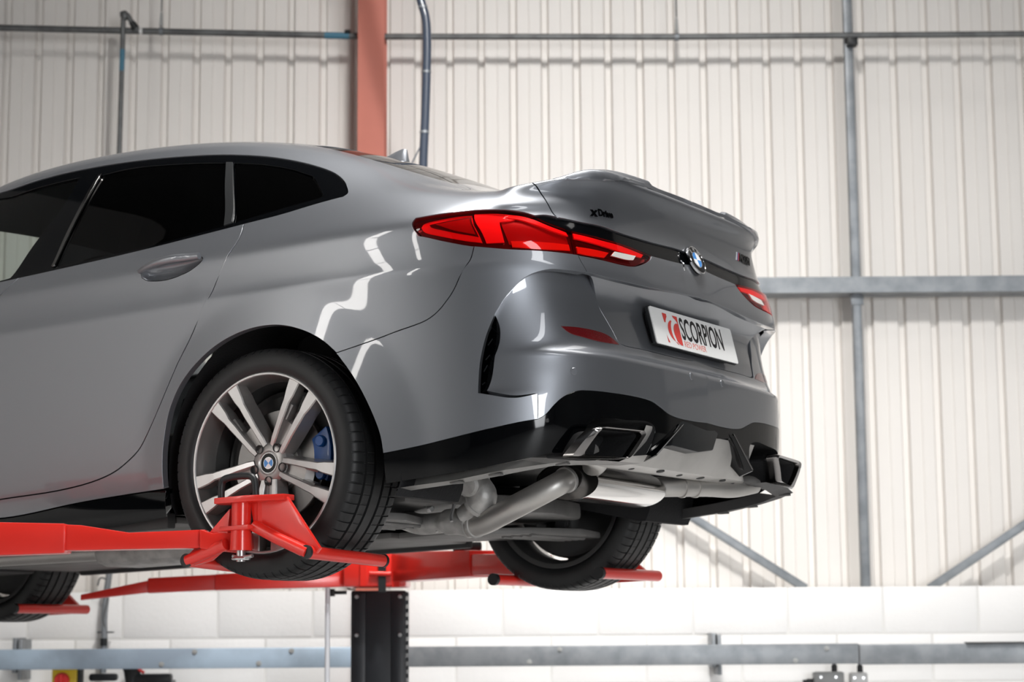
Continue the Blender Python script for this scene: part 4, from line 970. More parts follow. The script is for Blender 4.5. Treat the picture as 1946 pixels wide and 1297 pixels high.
def make_wheel():
    w = tyre_mesh().build('wheel', RUBBER, car, smooth=30, label='black low-profile tyre on a five double-spoke alloy rim')
    b = MB()
    Rx = Matrix.Rotation(-math.pi / 2, 4, 'X')                                  # z -> y
    b.cur = 0; b.lathe([(.240, .0960), (.2480, .1010), (.2492, .1045), (.2465, .1066), (.2425, .1062), (.2408, .1030)], 72, Rx)
    b.cur = 1; b.lathe([(.2408, .1030), (.2375, .085), (.2330, .058), (.2300, .040), (.2285, .034)], 72, Rx)
    b.cur = 2; b.lathe([(.2285, .034), (.2180, .0), (.2160, -.06), (.2300, -.095), (.2430, -.101), (.2460, -.104), (.2400, -.104), (.2300, -.101)], 72, Rx)
    for k in range(5):
        a = math.radians(-90 + 72 * k)
        for s in (-1, 1): spoke(b, s, a, None)
        ca, sa = math.cos(a), math.sin(a)
        q = lambda r, t, y: (r * ca - t * sa, y, r * sa + t * ca)
        b.cur = 1                                                               # web low between the two bars
        b.add([q(.05, -.012, .070), q(.05, .012, .070), q(.125, .018, .070), q(.125, -.018, .070), q(.05, -.012, .045), q(.05, .012, .045), q(.14, .02, .050), q(.14, -.02, .050)], [(0, 1, 2, 3), (7, 6, 5, 4), (2, 3, 7, 6), (0, 1, 5, 4), (1, 2, 6, 5), (3, 0, 4, 7)])
        for s in (-1, 1):                                                       # stepped ledges on the inner flanks
            b.add([q(.13, s * .014, .082), q(.13, s * .020, .086), q(.175, s * .0235, .089), q(.175, s * .015, .084), q(.13, s * .012, .06), q(.175, s * .013, .062)], [(0, 1, 2, 3), (0, 3, 5, 4)])
    b.cur = 1; b.lathe([(.0001, .078), (.031, .078), (.034, .0815), (.050, .0800), (.058, .074), (.062, .060), (.064, .03)], 40, Rx)
    rim = b.build('rim', [SILVER, GUNMETAL, UNDER_DARK], w, smooth=32, label='two-tone alloy rim, bright faces over dark grey flanks')
    roundel(rim, Matrix.Translation((0, .0785, 0)) @ Rx @ Matrix.Rotation(math.radians(45), 4, 'Z') @ Matrix.Scale(1, 4), .029, 'hub_cap', letters=False)
    for k in range(5):
        a = math.radians(-90 + 72 * k); b = MB(); b.lathe([(.0125, .0755), (.0125, .0815), (.0112, .0820), (.0112, .074), (.0001, .074)], 16, Matrix.Translation((.051 * math.cos(a), .003, .049 * math.sin(a))) @ Rx); b.build('bolt_seat', UNDER_DARK, rim)
    b = MB(); b.lathe([(.060, .046), (.075, .044), (.078, .030), (.150, .030), (.152, .028), (.152, .008), (.150, .006), (.08, .006)], 56, Rx); b.build('brake_disc', DISC, w)
    b = MB(); b.lathe([(.03, -.012), (.196, -.010), (.205, -.002), (.208, -.004), (.202, -.020), (.03, -.022)], 48, Rx); b.build('dust_shield', UNDER_DARK, w)
    return w
def copy_tree(o, parent, M=None):
    c = o.copy(); COL.objects.link(c); c.parent = parent
    if M is not None: c.matrix_parent_inverse = Matrix.Identity(4); c.matrix_local = M
    for ch in list(o.children): copy_tree(ch, c)
    return c
wheel = make_wheel()
R180 = Matrix.Rotation(math.pi, 4, 'Z')
wheels = [wheel]
wheel.matrix_local = Matrix.Translation((0, .781, RT))
for x, s in ((0, -1), (2.67, 1), (2.67, -1)):
    wheels.append(copy_tree(wheel, car, Matrix.Translation((x, .781 * s, RT)) @ (Matrix.Rotation(.0, 4, 'Y') if s > 0 else R180)))
# blue calipers, hubs behind the discs
for x, s in ((0, 1), (0, -1), (2.67, 1), (2.67, -1)):
    b = MB(); dx = -1 if x == 0 else 1; pts = []
    for r, a0, a1 in ((.186, -24, 24), (.128, 20, -20)):
        for k in range(7): a = math.radians(a0 + (a1 - a0) * k / 6); pts.append((dx * r * math.cos(a), r * math.sin(a)))
    Mx = Matrix.Translation((x, s * .825, RT + .015)) @ Matrix.Rotation(math.pi / 2, 4, 'X')
    b.prism(pts, .030, Mx if s > 0 else Matrix.Translation((x, -.795, RT + .015)) @ Matrix.Rotation(math.pi / 2, 4, 'X'))
    cal = b.build('brake_caliper', BRAKE_BLUE, car, bevel=.004, label='blue brake caliper behind the spokes')
    for z in (-.04, .05):
        b = MB(); b.lathe([(.0001, .012), (.013, .012), (.016, .008), (.016, 0)], 16, Matrix.Translation((x + dx * .155, s * .825, RT + z)) @ Matrix.Rotation(-s * math.pi / 2, 4, 'X')); b.build('caliper_piston', BRAKE_BLUE, cal)
    b = MB(); b.lathe([(.0001, 0), (.075, 0), (.085, .02), (.09, .10), (.0001, .10)], 24, Matrix.Translation((x, s * .80, RT)) @ Matrix.Rotation(s * math.pi / 2, 4, 'X')); b.build('wheel_carrier', UNDER_DARK, car)
    b = MB(); b.lathe([(.0001, .02), (.030, .02), (.034, .014), (.050, .012), (.056, .004), (.056, -.02)], 24, Tm(Vector((x, s * .665, RT)), aim((0, -s, 0)))); b.build('hub_carrier_boss', CAST, car)
    b = MB(); b.box((x - .01, s * .68, RT + .02), (.12, .05, .26), bev=.02); b.build('knuckle', UNDER_DARK, car)
    b = MB(); n = 30; vs = []; fs = []; R0 = .405 if x == 0 else .372; cx = x - .03 if x == 0 else x
    for k in range(n + 1):
        a = math.radians(-28 + 236 * k / n); ca, sa = math.cos(a) * R0 + cx, math.sin(a) * R0 + RT
        vs += [(ca, s * .845, max(sa, .2)), (ca, s * .70, max(sa, .2)), (ca, s * .545, max(sa, .2)), (cx + (ca - cx) * .3, s * .54, max(.18, RT + (sa - RT) * .3))]
        if k:
            o = (k - 1) * 4
            for j in range(3): fs.append((o + j, o + 4 + j, o + 5 + j, o + 1 + j))
    b.add(vs, fs).build('wheel_arch_liner', LINER, car)

# ---- badges and the number plate
def rear_frame(y, z, off=0.0, S=None):
    """point and outward frame on the boot at (y, z)"""
    u = np.linspace(18, 30, 241); v = np.linspace(2, 17, 301); uu, vv = [a.ravel() for a in np.meshgrid(u, v)]
    p, n, _, _ = MS.ev(uu, vv); i = int(np.argmin((p[:, 1] - abs(y)) ** 2 + (p[:, 2] - z) ** 2)); n = Vector(n[i])
    q = Vector(p[i])
    if y < 0: q.y *= -1; n.y *= -1
    xax = Vector((0, -1, 0)); xax = (xax - n * xax.dot(n)).normalized(); yax = n.cross(xax)
    M = Matrix((xax, yax, n)).transposed().to_4x4(); M.translation = q + n * off; return M
roundel(boot, rear_frame(0, .898, .010), .0455, 'boot_roundel')
b = MB(); b.lathe([(.041, 0), (.041, .014)], 32, rear_frame(0, .898, -.004)); b.build('roundel_base', GLOSS_BLACK, boot)
def badge(text, y, z, size, m, name, sx=1.0, bold=.0006, shear=.0, dx=0.0, italic=0):
    M = rear_frame(y, z, .0005); vs, fs = text_geo(text, size, .0012, sx, bold=bold, shear=shear); mb = MB()
    mb.add([M @ Vector((v[0] + dx, v[1], v[2] + .001)) for v in vs], fs); return mb.build(name, m, boot, smooth=0)
badge('x', .522, .948, .036, GLOSS_BLACK, 'badge_lettering', 1.25, .0016, .25)
badge('Drive', .492, .952, .027, GLOSS_BLACK, 'badge_lettering', 1.0, .0010)
for k, m_ in enumerate((BADGE_WHITE, BADGE_NAVY, BADGE_RED)):
    M = rear_frame(-.338, .972, .0005); mb = MB(); x0 = k * .0072
    mb.prism([(x0, -.011), (x0 + .0064, -.011), (x0 + .0134, .015), (x0 + .007, .015)], .0018, M); mb.build('badge_stripe', m_, boot, smooth=0)
badge('M235i', -.366, .961, .036, GLOSS_BLACK, 'badge_lettering', .95, .0010, .12)

PC = Vector((-.8885, 0, .679)); PN = Vector((-1, 0, .0)).normalized()
tilt = .205
PN = Vector((-math.cos(tilt), 0, math.sin(tilt))); PX = Vector((0, -1, 0)); PY = PN.cross(PX)
PM = Matrix((PX, PY, PN)).transposed().to_4x4(); PM.translation = PC
def rrect(w, h, r, n=5):
    o = []
    for cx, cy, a0 in ((w / 2 - r, h / 2 - r, 0), (-w / 2 + r, h / 2 - r, 90), (-w / 2 + r, -h / 2 + r, 180), (w / 2 - r, -h / 2 + r, 270)):
        for k in range(n + 1): a = math.radians(a0 + 90 * k / n); o.append((cx + r * math.cos(a), cy + r * math.sin(a)))
    return o
b = MB(); b.prism(rrect(.524, .115, .009), .007, PM @ Matrix.Translation((-.004, 0, -.0107))); hold = b.build('plate_holder', SATIN_BLACK, boot)
b = MB(); b.prism(rrect(.520, .111, .008), .0035, PM @ Matrix.Translation((0, 0, -.0035))); plate = b.build('number_plate', WHITE_PLATE, boot, label='white number plate printed with a red swirl mark and black lettering')
b = MB(); b.box((0, 0, 0), (.04, .48, .09)); b.v = [tuple(PM @ Vector((v[1], v[2], v[0] - .04))) for v in b.v]; b.build('plate_mount', SATIN_BLACK, hold)
def on_plate(vs, fs, m, name, dz=.0004):
    mb = MB(); mb.add([PM @ Vector((v[0], v[1], v[2] + dz)) for v in vs], fs); return mb.build(name, m, plate, smooth=0)
def poly_on(pts, m, name, dz=.0006):
    """a flat printed shape, triangulated"""
    from mathutils.geometry import tessellate_polygon
    t = tessellate_polygon([[Vector((x, y, 0)) for x, y in pts]]); return on_plate([(x, y, 0) for x, y in pts], [tuple(f) for f in t], m, name, dz)
# the red mark: a slanted square crossed by a white curling tail
x0, x1, y0, y1 = -.190, -.098, -.044, .044
def arc(cx, cy, rx, ry, a0, a1, n=14): return [(cx + rx * math.cos(math.radians(a0 + (a1 - a0) * k / n)), cy + ry * math.sin(math.radians(a0 + (a1 - a0) * k / n))) for k in range(n + 1)]
poly_on([(x0, y1), (x0 + .026, y1)] + arc(x0 + .058, y1 - .045, .050, .047, 130, 158, 5) + [(x0 + .004, y1 - .028)], PLATE_RED, 'printed_mark')
poly_on([(x0 + .062, y1), (x1, y1), (x1, y1 - .036)] + arc(x0 + .058, y1 - .045, .036, .040, 28, 76, 6), PLATE_RED, 'printed_mark')
poly_on(arc(-.126, -.004, .046, .034, 112, 262, 16) + [(-.120, -.044)] + arc(-.116, -.006, .036, .040, 250, 130, 14), PLATE_RED, 'printed_mark')
poly_on(arc(-.108, -.008, .030, .030, 70, 205, 14) + [(-.128, -.036), (-.112, -.044), (x1, -.044), (x1, .016)], PLATE_RED, 'printed_mark')
poly_on([(x0, -.022), (x0 + .012, -.044), (x0 + .002, -.044)], PLATE_RED, 'printed_mark')
vs, fs = text_geo('SCORPION', .094, .0001, .60, bold=.0016, spacing=.98)
on_plate([(-.091 + v[0], -.022 + v[1], v[2]) for v in vs], fs, PLATE_BLACK, 'printed_lettering')
vs, fs = text_geo('RED POWER', .0255, .0001, .98)
on_plate([(-.088 + v[0], -.045 + v[1], v[2]) for v in vs], fs, PLATE_PINK, 'printed_lettering')
for y in (.117, -.168):
    b = MB(); b.box((-.865, y, .783), (.02, .05, .008), bev=.002); b.build('plate_lamp', SATIN_BLACK, boot)
b = MB(); b.tube([(-.912, .118, .880), (-.916, .110, .872), (-.917, .112, .860), (-.915, .104, .853)], .0022, 8); b.build('wire_end', CHROME, boot)

# ---- roof aerial
b = MB(); prof = [(.245, .001, .0), (.20, .016, .020), (.155, .020, .040), (.125, .017, .052), (.112, .012, .050), (.106, .010, .0)]
rings = []
for x, w, h in prof:
    zb = 1.352 + (x - .10) * .17; rings.append([(x, w, zb), (x, w * .8, zb + h * .55), (x, w * .25, zb + h), (x, -w * .25, zb + h), (x, -w * .8, zb + h * .55), (x, -w, zb)])
vs = [q for r in rings for q in r]; fs = [(k * 6 + j, k * 6 + j + 1, (k + 1) * 6 + j + 1, (k + 1) * 6 + j) for k in range(5) for j in range(5)] + [tuple(range(30, 36))]
b.add(vs, fs).build('roof_aerial', PAINT, car, smooth=60)

# ---- exhaust
def ring_loft(b, loops, close=True):
    n = len(loops[0]); vs = [q for l in loops for q in l]
    fs = [(k * n + j, k * n + (j + 1) % n, (k + 1) * n + (j + 1) % n, (k + 1) * n + j) for k in range(len(loops) - 1) for j in range(n)]
    b.add(vs, fs)
def round_poly(P, rad=.014, n=4):
    out = []; m = len(P)
    for i in range(m):
        a, p, c = [Vector(P[k % m]) for k in (i - 1, i, i + 1)]; r = min(rad, (a - p).length * .45, (c - p).length * .45)
        s, e = p + (a - p).normalized() * r, p + (c - p).normalized() * r
        for k in range(n + 1): t = k / n; out.append(s * (1 - t) ** 2 + p * 2 * t * (1 - t) + e * t * t)
    return out
ex = empty('exhaust_system', parent=car)
for sg in (1, -1):
    O = [Vector((p[0], p[1] * sg, p[2])) for p in round_poly(SPOT['tip_o'])]; I = [Vector((p[0], p[1] * sg, p[2])) for p in round_poly(SPOT['tip_i'])]
    sh = lambda L, dx, k=1.0: [Vector((p.x + dx, p.y, p.z)) for p in L]
    b = MB(); ring_loft(b, [sh(O, .035), sh(O, .02), sh(O, .004), [o.lerp(i, .4) - Vector((.002, 0, 0)) for o, i in zip(O, I)], sh(I, .003), sh(I, .02)]); b.build('tail_pipe_finisher', DARK_CHROME, ex, smooth=50)
    b = MB(); ring_loft(b, [sh(I, .02), sh(I, .12)]); b.add(sh(I, .12), [tuple(range(len(I)))]); b.build('tail_pipe_inside', LINER, ex)
b = MB(); MC = Vector((-.618, .30, .256)); ne = 40
def ell(y, s=1.0, dx=0.0): return [MC + Vector((.098 * s * math.cos(2 * math.pi * k / ne) + dx, y - .30, .052 * s * math.sin(2 * math.pi * k / ne) + .06 * .098 * s * math.cos(2 * math.pi * k / ne))) for k in range(ne)]
ring_loft(b, [ell(.304, 1.03), ell(.294, 1.03), ell(.292, 1.0), ell(-.10, 1.0), ell(-.115, .96)]); b.add(ell(-.115, .96), [tuple(range(ne))])
muff = b.build('muffler', MIRROR_STEEL, ex, smooth=40)
b = MB(); b.add(ell(.299, .99), [tuple(range(ne))]); b.build('muffler_end_plate', DARK_CHROME, muff)
pp = [Vector(q) for q in catmull(SPOT['pipe'], 6)]
b = MB(); b.tube(pp, .0335, 24); b.build('exhaust_pipe', STEEL, ex)
for q, t, rr in ((pp[1], pp[3] - pp[0], .0375), (pp[-4], pp[-2] - pp[-5], .0375)):
    b = MB(); b.lathe([(.030, -.006), (rr, -.005), (rr, .005), (.030, .006)], 24, Tm(q, aim(t))); b.build('weld_ring', CAST, ex)
tt = [Vector(q) for q in catmull(SPOT['tee'], 5)]
b = MB(); b.tube(tt, .036, 20, r_list=[.038 if i < 9 else .031 for i in range(len(tt))]); b.build('exhaust_casting', CAST, ex)
vv_ = [Vector(q) for q in catmull(SPOT['valve'], 5)]
b = MB(); b.tube(vv_, .033, 20, r_list=[.031 if i < 6 else .042 for i in range(len(vv_))]); b.build('exhaust_valve', CAST, ex)
for i in (6, 15):
    b = MB(); b.lathe([(.03, -.007), (.046, -.006), (.046, .006), (.03, .007)], 22, Tm(vv_[i], aim(vv_[i + 1] - vv_[i - 1]))); b.build('valve_flange', CAST, ex)
b = MB(); b.lathe([(.0001, .03), (.026, .03), (.034, .022), (.036, -.02)], 22, Tm(Vector((-.366, .418, .262)), aim((-.25, 1, -.25)))); b.build('valve_cap', CAST, ex)
b = MB(); b.tube([(-.30, .40, .21), (-.295, .41, .175), (-.30, .415, .16)], .005, 8); b.tube([(-.19, .33, .19), (-.195, .335, .14)], .004, 8); b.build('clip', BOLT, ex)
b = MB(); b.lathe([(.0001, .012), (.011, .012), (.013, 0)], 6, Tm(Vector((-.185, .35, .205)), aim((0, .6, .6)))); b.build('bolt', BOLT, ex)
rp = catmull([(-.66, -.10, .262), (-.71, -.18, .264), (-.755, -.30, .268), (-.785, -.42, .270), (-.82, -.50, .285)], 5)
b = MB(); b.tube([Vector(q) for q in rp], .030, 22); b.build('exhaust_pipe', STEEL, ex)
for i in (6, 8):
    b = MB(); b.lathe([(.028, -.005), (.0335, -.004), (.0335, .004), (.028, .005)], 22, Tm(Vector(rp[i]), aim(Vector(rp[i + 1] - rp[i - 1])))); b.build('weld_ring', STEEL, ex)
rp = catmull([(-.66, .25, .29), (-.74, .34, .30), (-.79, .48, .31)], 5)
b = MB(); b.tube([Vector(q) for q in rp], .030, 18); b.build('exhaust_pipe', STEEL, ex)
b = MB(); b.tube([(.17, .12, .232), (.6, .03, .20), (1.4, 0, .19), (2.2, 0, .20)], .032, 16); b.build('exhaust_pipe', STEEL, ex)
b = MB(); b.box((1.1, .0, .18), (.55, .24, .10), bev=.04); b.build('front_silencer', CAST, ex)

# ---- underside
und = empty('underbody', parent=car)
def slab(name, poly, z0, z1, m, mirror=False, bevel=.006):
    """plan polygon (x, y) between two heights"""
    for sg in ((1, -1) if mirror else (1,)):
        b = MB(); b.prism([(x, y * sg) for x, y in poly], z1 - z0, Matrix.Translation((0, 0, z0))); b.build(name, m, und, bevel=bevel)
slab('floor_panel', [(.42, .30), (2.30, .30), (2.30, .76), (.42, .76)], .185, .205, UNDER, True)
slab('sill_flange', [(.42, .765), (2.28, .765), (2.28, .80), (.42, .80)], .170, .215, UNDER_DARK, True)
slab('tunnel_cover', [(.45, -.29), (2.35, -.29), (2.35, .29), (.45, .29)], .245, .26, UNDER)
slab('front_undertray', [(2.32, -.56), (3.38, -.56), (3.42, -.3), (3.42, .3), (3.38, .56), (2.32, .56)], .175, .19, UNDER_DARK)
slab('boot_floor', [(-.80, -.60), (-.36, -.53), (.45, -.53), (.45, .53), (-.36, .53), (-.80, .60)], .345, .36, UNDER)
slab('boot_side_well', [(-.80, .60), (-.44, .53), (-.44, .80), (-.62, .80), (-.80, .70)], .37, .385, UNDER_DARK, True)
slab('rear_subframe', [(-.20, -.50), (.30, -.52), (.38, -.30), (.30, 0), (.38, .30), (.30, .52), (-.20, .50), (-.26, .22), (-.20, 0), (-.26, -.22)], .215, .27, UNDER, bevel=.015)
for sg in (1, -1):
    # pressed steel control arm with stiffening ribs, bushes and damper
    b = MB(); b.prism([(x, y * sg) for x, y in [(-.02, .20), (-.13, .30), (-.20, .50), (-.155, .70), (-.05, .715), (-.01, .56), (.10, .30)]], .022, Matrix.Translation((0, 0, .165)))
    ca = b.build('control_arm', UNDER, und, bevel=.007)
    for k in range(4):
        b = MB(); b.tube([(-.02 - .035 * k, sg * .30, .163), (-.045 - .03 * k, sg * .45, .162), (-.06 - .025 * k, sg * .62, .163)], .006, 8); b.build('rib', UNDER, ca)
    b = MB(); b.prism([(x, y * sg) for x, y in [(.14, .22), (.36, .26), (.44, .48), (.30, .60), (.10, .70), (.04, .66), (.10, .44)]], .02, Matrix.Translation((0, 0, .178))); b.build('trailing_arm', UNDER, und, bevel=.007)
    for x, y, z in ((-.05, .60, .215), (.02, .63, .22), (-.10, .55, .215)):
        b = MB(); b.lathe([(.0001, .02), (.012, .02), (.014, .016), (.024, .016), (.028, .012), (.028, -.02)], 20, Tm(Vector((x, y * sg, z)), aim((-.9, .3 * sg, -.25)))); b.build('bush', UNDER_DARK, und)
    b = MB(); b.tube([(-.10, sg * .60, .20), (-.12, sg * .57, .45), (-.13, sg * .55, .62)], .028, 16); b.build('damper', UNDER_DARK, und)
    b = MB(); pts = [(.03 + .055 * math.cos(t * .7), sg * .45 + .055 * math.sin(t * .7), .22 + .0065 * t) for t in range(0, 40)]; b.tube(pts, .007, 8); b.build('coil_spring', UNDER_DARK, und)
    b = MB(); b.tube([(.05, sg * .10, .31), (.03, sg * .40, .315), (0, sg * .70, RT)], .018, 14, r_list=[.03, .018, .024]); b.build('drive_shaft', UNDER_DARK, und)
    b = MB(); b.tube([(.10, sg * .18, .25), (.06, sg * .45, .235), (.02, sg * .70, .225)], .012, 10); b.build('toe_link', UNDER_DARK, und)
b = MB(); b.box((.06, 0, .31), (.26, .24, .17), bev=.05); b.build('rear_differential', CAST, und)
b = MB(); b.tube([(.19, 0, .30), (1.2, 0, .31), (2.3, 0, .31)], .032, 14); b.build('propeller_shaft', UNDER_DARK, und)
# light grey tray inside the diffuser and the folded lower lip of the bumper
b = MB(); Y = [-.46, -.30, -.1, .1, .30, .46]; top = []; vs = []
for y in Y:
    w = y / .46
    vs += [(-.898, w * .345, .386), (-.878, w * .345, .345), (-.842, w * .37, .296), (-.832, w * .40, .285), (-.790, w * .46, .278), (-.745, w * .46, .284), (-.735, w * .46, .300)]
fs = [(i * 7 + j, i * 7 + j + 1, (i + 1) * 7 + j + 1, (i + 1) * 7 + j) for i in range(5) for j in range(6)]
b.add(vs, fs); tray = b.build('diffuser_tray', TRAY, dif, smooth=30)
for y, s in ((-.28, .010), (-.15, .013), (-.02, .010), (.12, .012), (.26, .010), (-.38, .010)):
    b = MB(); b.lathe([(.0001, .0025), (s * .6, .0025), (s, .001), (s, -.004)], 16, Tm(Vector((-.81 - .012 * math.sin(y * 20), y, .2805)), aim((-.1, 0, -1)))); b.build('tray_fixing', UNDER_DARK, tray)
for sg in (1, -1):
    b = MB(); P = [(-.905, .40, .277), (-.895, .58, .272), (-.862, .695, .266), (-.79, .755, .256), (-.70, .797, .245), (-.578, .815, .230), (-.45, .832, .223), (-.41, .838, .220)]
    Q = [(-.84, .40, .276), (-.83, .58, .266), (-.805, .690, .258), (-.74, .730, .247), (-.66, .752, .236), (-.56, .765, .226), (-.45, .780, .219), (-.41, .785, .216)]
    U = [(q[0] + .01, q[1] - .008, q[2] + (.006 if k < 3 else .03)) for k, q in enumerate(Q)]
    vs = [(p[0], p[1] * sg, p[2]) for r in zip(P, Q, U) for p in r]; fs = [(i * 3 + j, i * 3 + 1 + j, i * 3 + 4 + j, i * 3 + 3 + j) for i in range(7) for j in (0, 1)]
    b.add(vs, fs); lip = b.build('bumper_lower_lip', LIP if sg > 0 else UNDER_DARK, bumper, smooth=40)  # right lip takes the black material in place of shade
    for i in (2, 4, 5):
        b = MB(); q = (Vector(P[i]) + Vector(Q[i])) / 2; b.box((q.x, q.y * sg, q.z - .002), (.035, .02, .006), bev=.002); b.build('lip_clip', UNDER, lip)
    # fins beside the exhaust cut-outs
    b = MB(); b.plate([(-.914, sg * .160, .400), (-.918, sg * .175, .398), (-.905, sg * .315, .305), (-.865, sg * .310, .290), (-.85, sg * .20, .36)], (0, -.012 * sg, 0)); b.build('diffuser_fin', GLOSS_BLACK, dif, bevel=.003)
    b = MB(); b.plate([(-.9185, sg * .1585, .4035), (-.9195, sg * .164, .403), (-.9075, sg * .309, .3085), (-.906, sg * .303, .308)], (.004, 0, 0)); b.build('fin_edge', DARK_CHROME, dif)
b = MB(); b.prism([(-.075, .400), (-.045, .412), (.155, .418), (.215, .362), (.225, .338), (.06, .332), (-.035, .345)], .09, Matrix(((0, 0, 1, -.912), (1, 0, 0, 0), (0, 1, 0, 0), (0, 0, 0, 1)))); b.build('tow_eye_cover', SATIN_BLACK, dif, bevel=.006)
# dark insides behind the bumper and the lamps
b = MB(); Y = [-.74, -.5, 0, .5, .74]; vs = []
for y in Y: vs += [(-.80 + .10 * abs(y), y, .300), (-.74 + .08 * abs(y), y, .395), (-.74 + .12 * abs(y), y, .55)]
fs = [(i * 3 + j, i * 3 + j + 1, i * 3 + 4 + j, i * 3 + 3 + j) for i in range(4) for j in (0, 1)]
b.add([v for v in vs], fs).build('bumper_carrier', UNDER_DARK, bumper)
for sg in (1, -1):   # black walls of the exhaust openings
    O = [Vector((p[0], p[1] * sg, p[2])) for p in curve3('M', 'dif_ex', -.003)]
    b = MB(); L2 = [Vector((q.x + .13, q.y + (.58 - q.y * sg) * .12 * sg, q.z - .0)) for q in O]; n = len(O); b.add(O + L2, [(i, i + 1, n + i + 1, n + i) for i in range(n - 1)]); b.build('exhaust_surround', LINER, dif)
    b = MB(); b.add(L2, [tuple(range(n))]); b.build('exhaust_backing', SATIN_BLACK, dif, smooth=0)

# ---- cabin seen through the clear front glass
panel('headliner', SEAT, [[(7.8, 20), (7.8, 16.6), (13.5, 16.4), (17.3, 17), (17.3, 20), (7.8, 20)]], parent=car, sym=True, off=-.035, flange=0, res=.06)
cab = empty('cabin', parent=car)
b = MB(); b.box((1.1, 0, .30), (2.0, 1.5, .03)); b.build('cabin_floor', SEAT, cab, smooth=0)
b = MB(); b.box((-.33, 0, .66), (.04, 1.1, .6)); b.build('rear_bulkhead', SEAT, cab, smooth=0)
b = MB(); b.box((2.12, 0, .68), (.25, 1.5, .42), bev=.06); b.build('dashboard', SEAT, cab)
for sg in (1, -1):
    seat = empty('front_seat', parent=cab)
    b = MB(); b.box((1.32, sg * .36, .52), (.50, .50, .16), bev=.05); b.build('seat_cushion', SEAT, cab)
    Rt = Matrix.Rotation(-.35, 3, 'Y'); b = MB(); b.box((1.00, sg * .36, .80), (.15, .50, .58), rot=Rt, bev=.06); b.box((.86, sg * .36, 1.15), (.10, .26, .17), rot=Rt, bev=.04); b.build('seat_back', SEAT, cab)
    bpy.data.objects.remove(seat)
b = MB(); b.box((.28, 0, .50), (.50, 1.3, .18), bev=.05); b.box((.02, 0, .74), (.16, 1.2, .50), rot=Matrix.Rotation(-.4, 3, 'Y'), bev=.06); b.build('rear_bench', SEAT, cab)
# nose (outside the picture)
vN = np.linspace(0, 20, 41); pc, _, _, _ = MS.ev(np.zeros(41), vN); b = MB(); vs = []; fs = []; k = 9
for s in range(-k, k + 1):
    for q in pc: t = s / k; vs.append((q[0] + .10 * (1 - abs(t) ** 2.4), q[1] * t, q[2]))
for s in range(2 * k):
    for j in range(40): fs.append((s * 41 + j, s * 41 + j + 1, (s + 1) * 41 + j + 1, (s + 1) * 41 + j))
b.add(vs, fs).build('front_bumper', PAINT, car, smooth=60)
for sg in (1, -1):
    b = MB(); b.box((3.47, sg * .42, .66), (.14, .30, .09), bev=.03); b.build('headlamp', GLOSS_BLACK, car)
    b = MB(); b.box((3.535, sg * .14, .60), (.05, .22, .16), bev=.04); b.build('grille', GLOSS_BLACK, car)
    b = MB(); b.box((1.92, sg * .965, .99), (.16, .20, .13), bev=.05); b.tube([(1.90, sg * .85, .955), (1.91, sg * .92, .965)], .025, 10); b.build('door_mirror', PAINT, car)

# ------------------------------------------------------------------ the lift (world frame)
MCI = MCAR
def cw(p): return MCAR @ Vector(p)
def lift_post(x, y):
    b = MB(); w = .225; b.box((x, y, .80), (w, .24, 1.60), bev=.008)
    root = b.build('lift_post', LIFT_BLACK)
    for sx in (-.078, .078):
        b = MB(); b.box((x + sx, y - .123, .80), (.052, .012, 1.58), bev=.003); b.build('guide_rail', LIFT_BLACK, root)
    for z in (1.575, 1.42, 1.205, .99, .78, .56, .34):
        for sx in (-.088, .088):
            b = MB(); b.lathe([(.0001, .007), (.006, .007), (.0085, .004), (.0085, 0)], 10, Tm(Vector((x + sx, y - .128, z)), Matrix.Rotation(math.pi / 2, 3, 'X'))); b.build('bolt', BOLT, root)
    b = MB()
    for k in range(46): b.box((x + w / 2 + .004, y - .09, .10 + k * .033), (.010, .03, .016))
    b.build('rack_teeth', LIFT_BLACK, root, smooth=0, kind='stuff')
    b = MB(); b.box((x, y, .012), (.5, .5, .024), bev=.006); b.build('base_plate', LIFT_BLACK, root)
    return root
def rect_bar(b, p0, p1, h0, h1, d, depth_dir=None):
    """box section bar from p0 to p1 (centre line), heights h0/h1, width d"""
    p0, p1 = Vector(p0), Vector(p1); t = (p1 - p0); t.z = 0; s = Vector((-t.y, t.x, 0)).normalized() * d / 2; u = Vector((0, 0, 1))
    vs = []
    for p, h in ((p0, h0), (p1, h1)): vs += [p - s - u * h / 2, p + s - u * h / 2, p + s + u * h / 2, p - s + u * h / 2]
    b.add(vs, [(3, 2, 1, 0), (4, 5, 6, 7), (0, 1, 5, 4), (1, 2, 6, 5), (2, 3, 7, 6), (3, 0, 4, 7)])

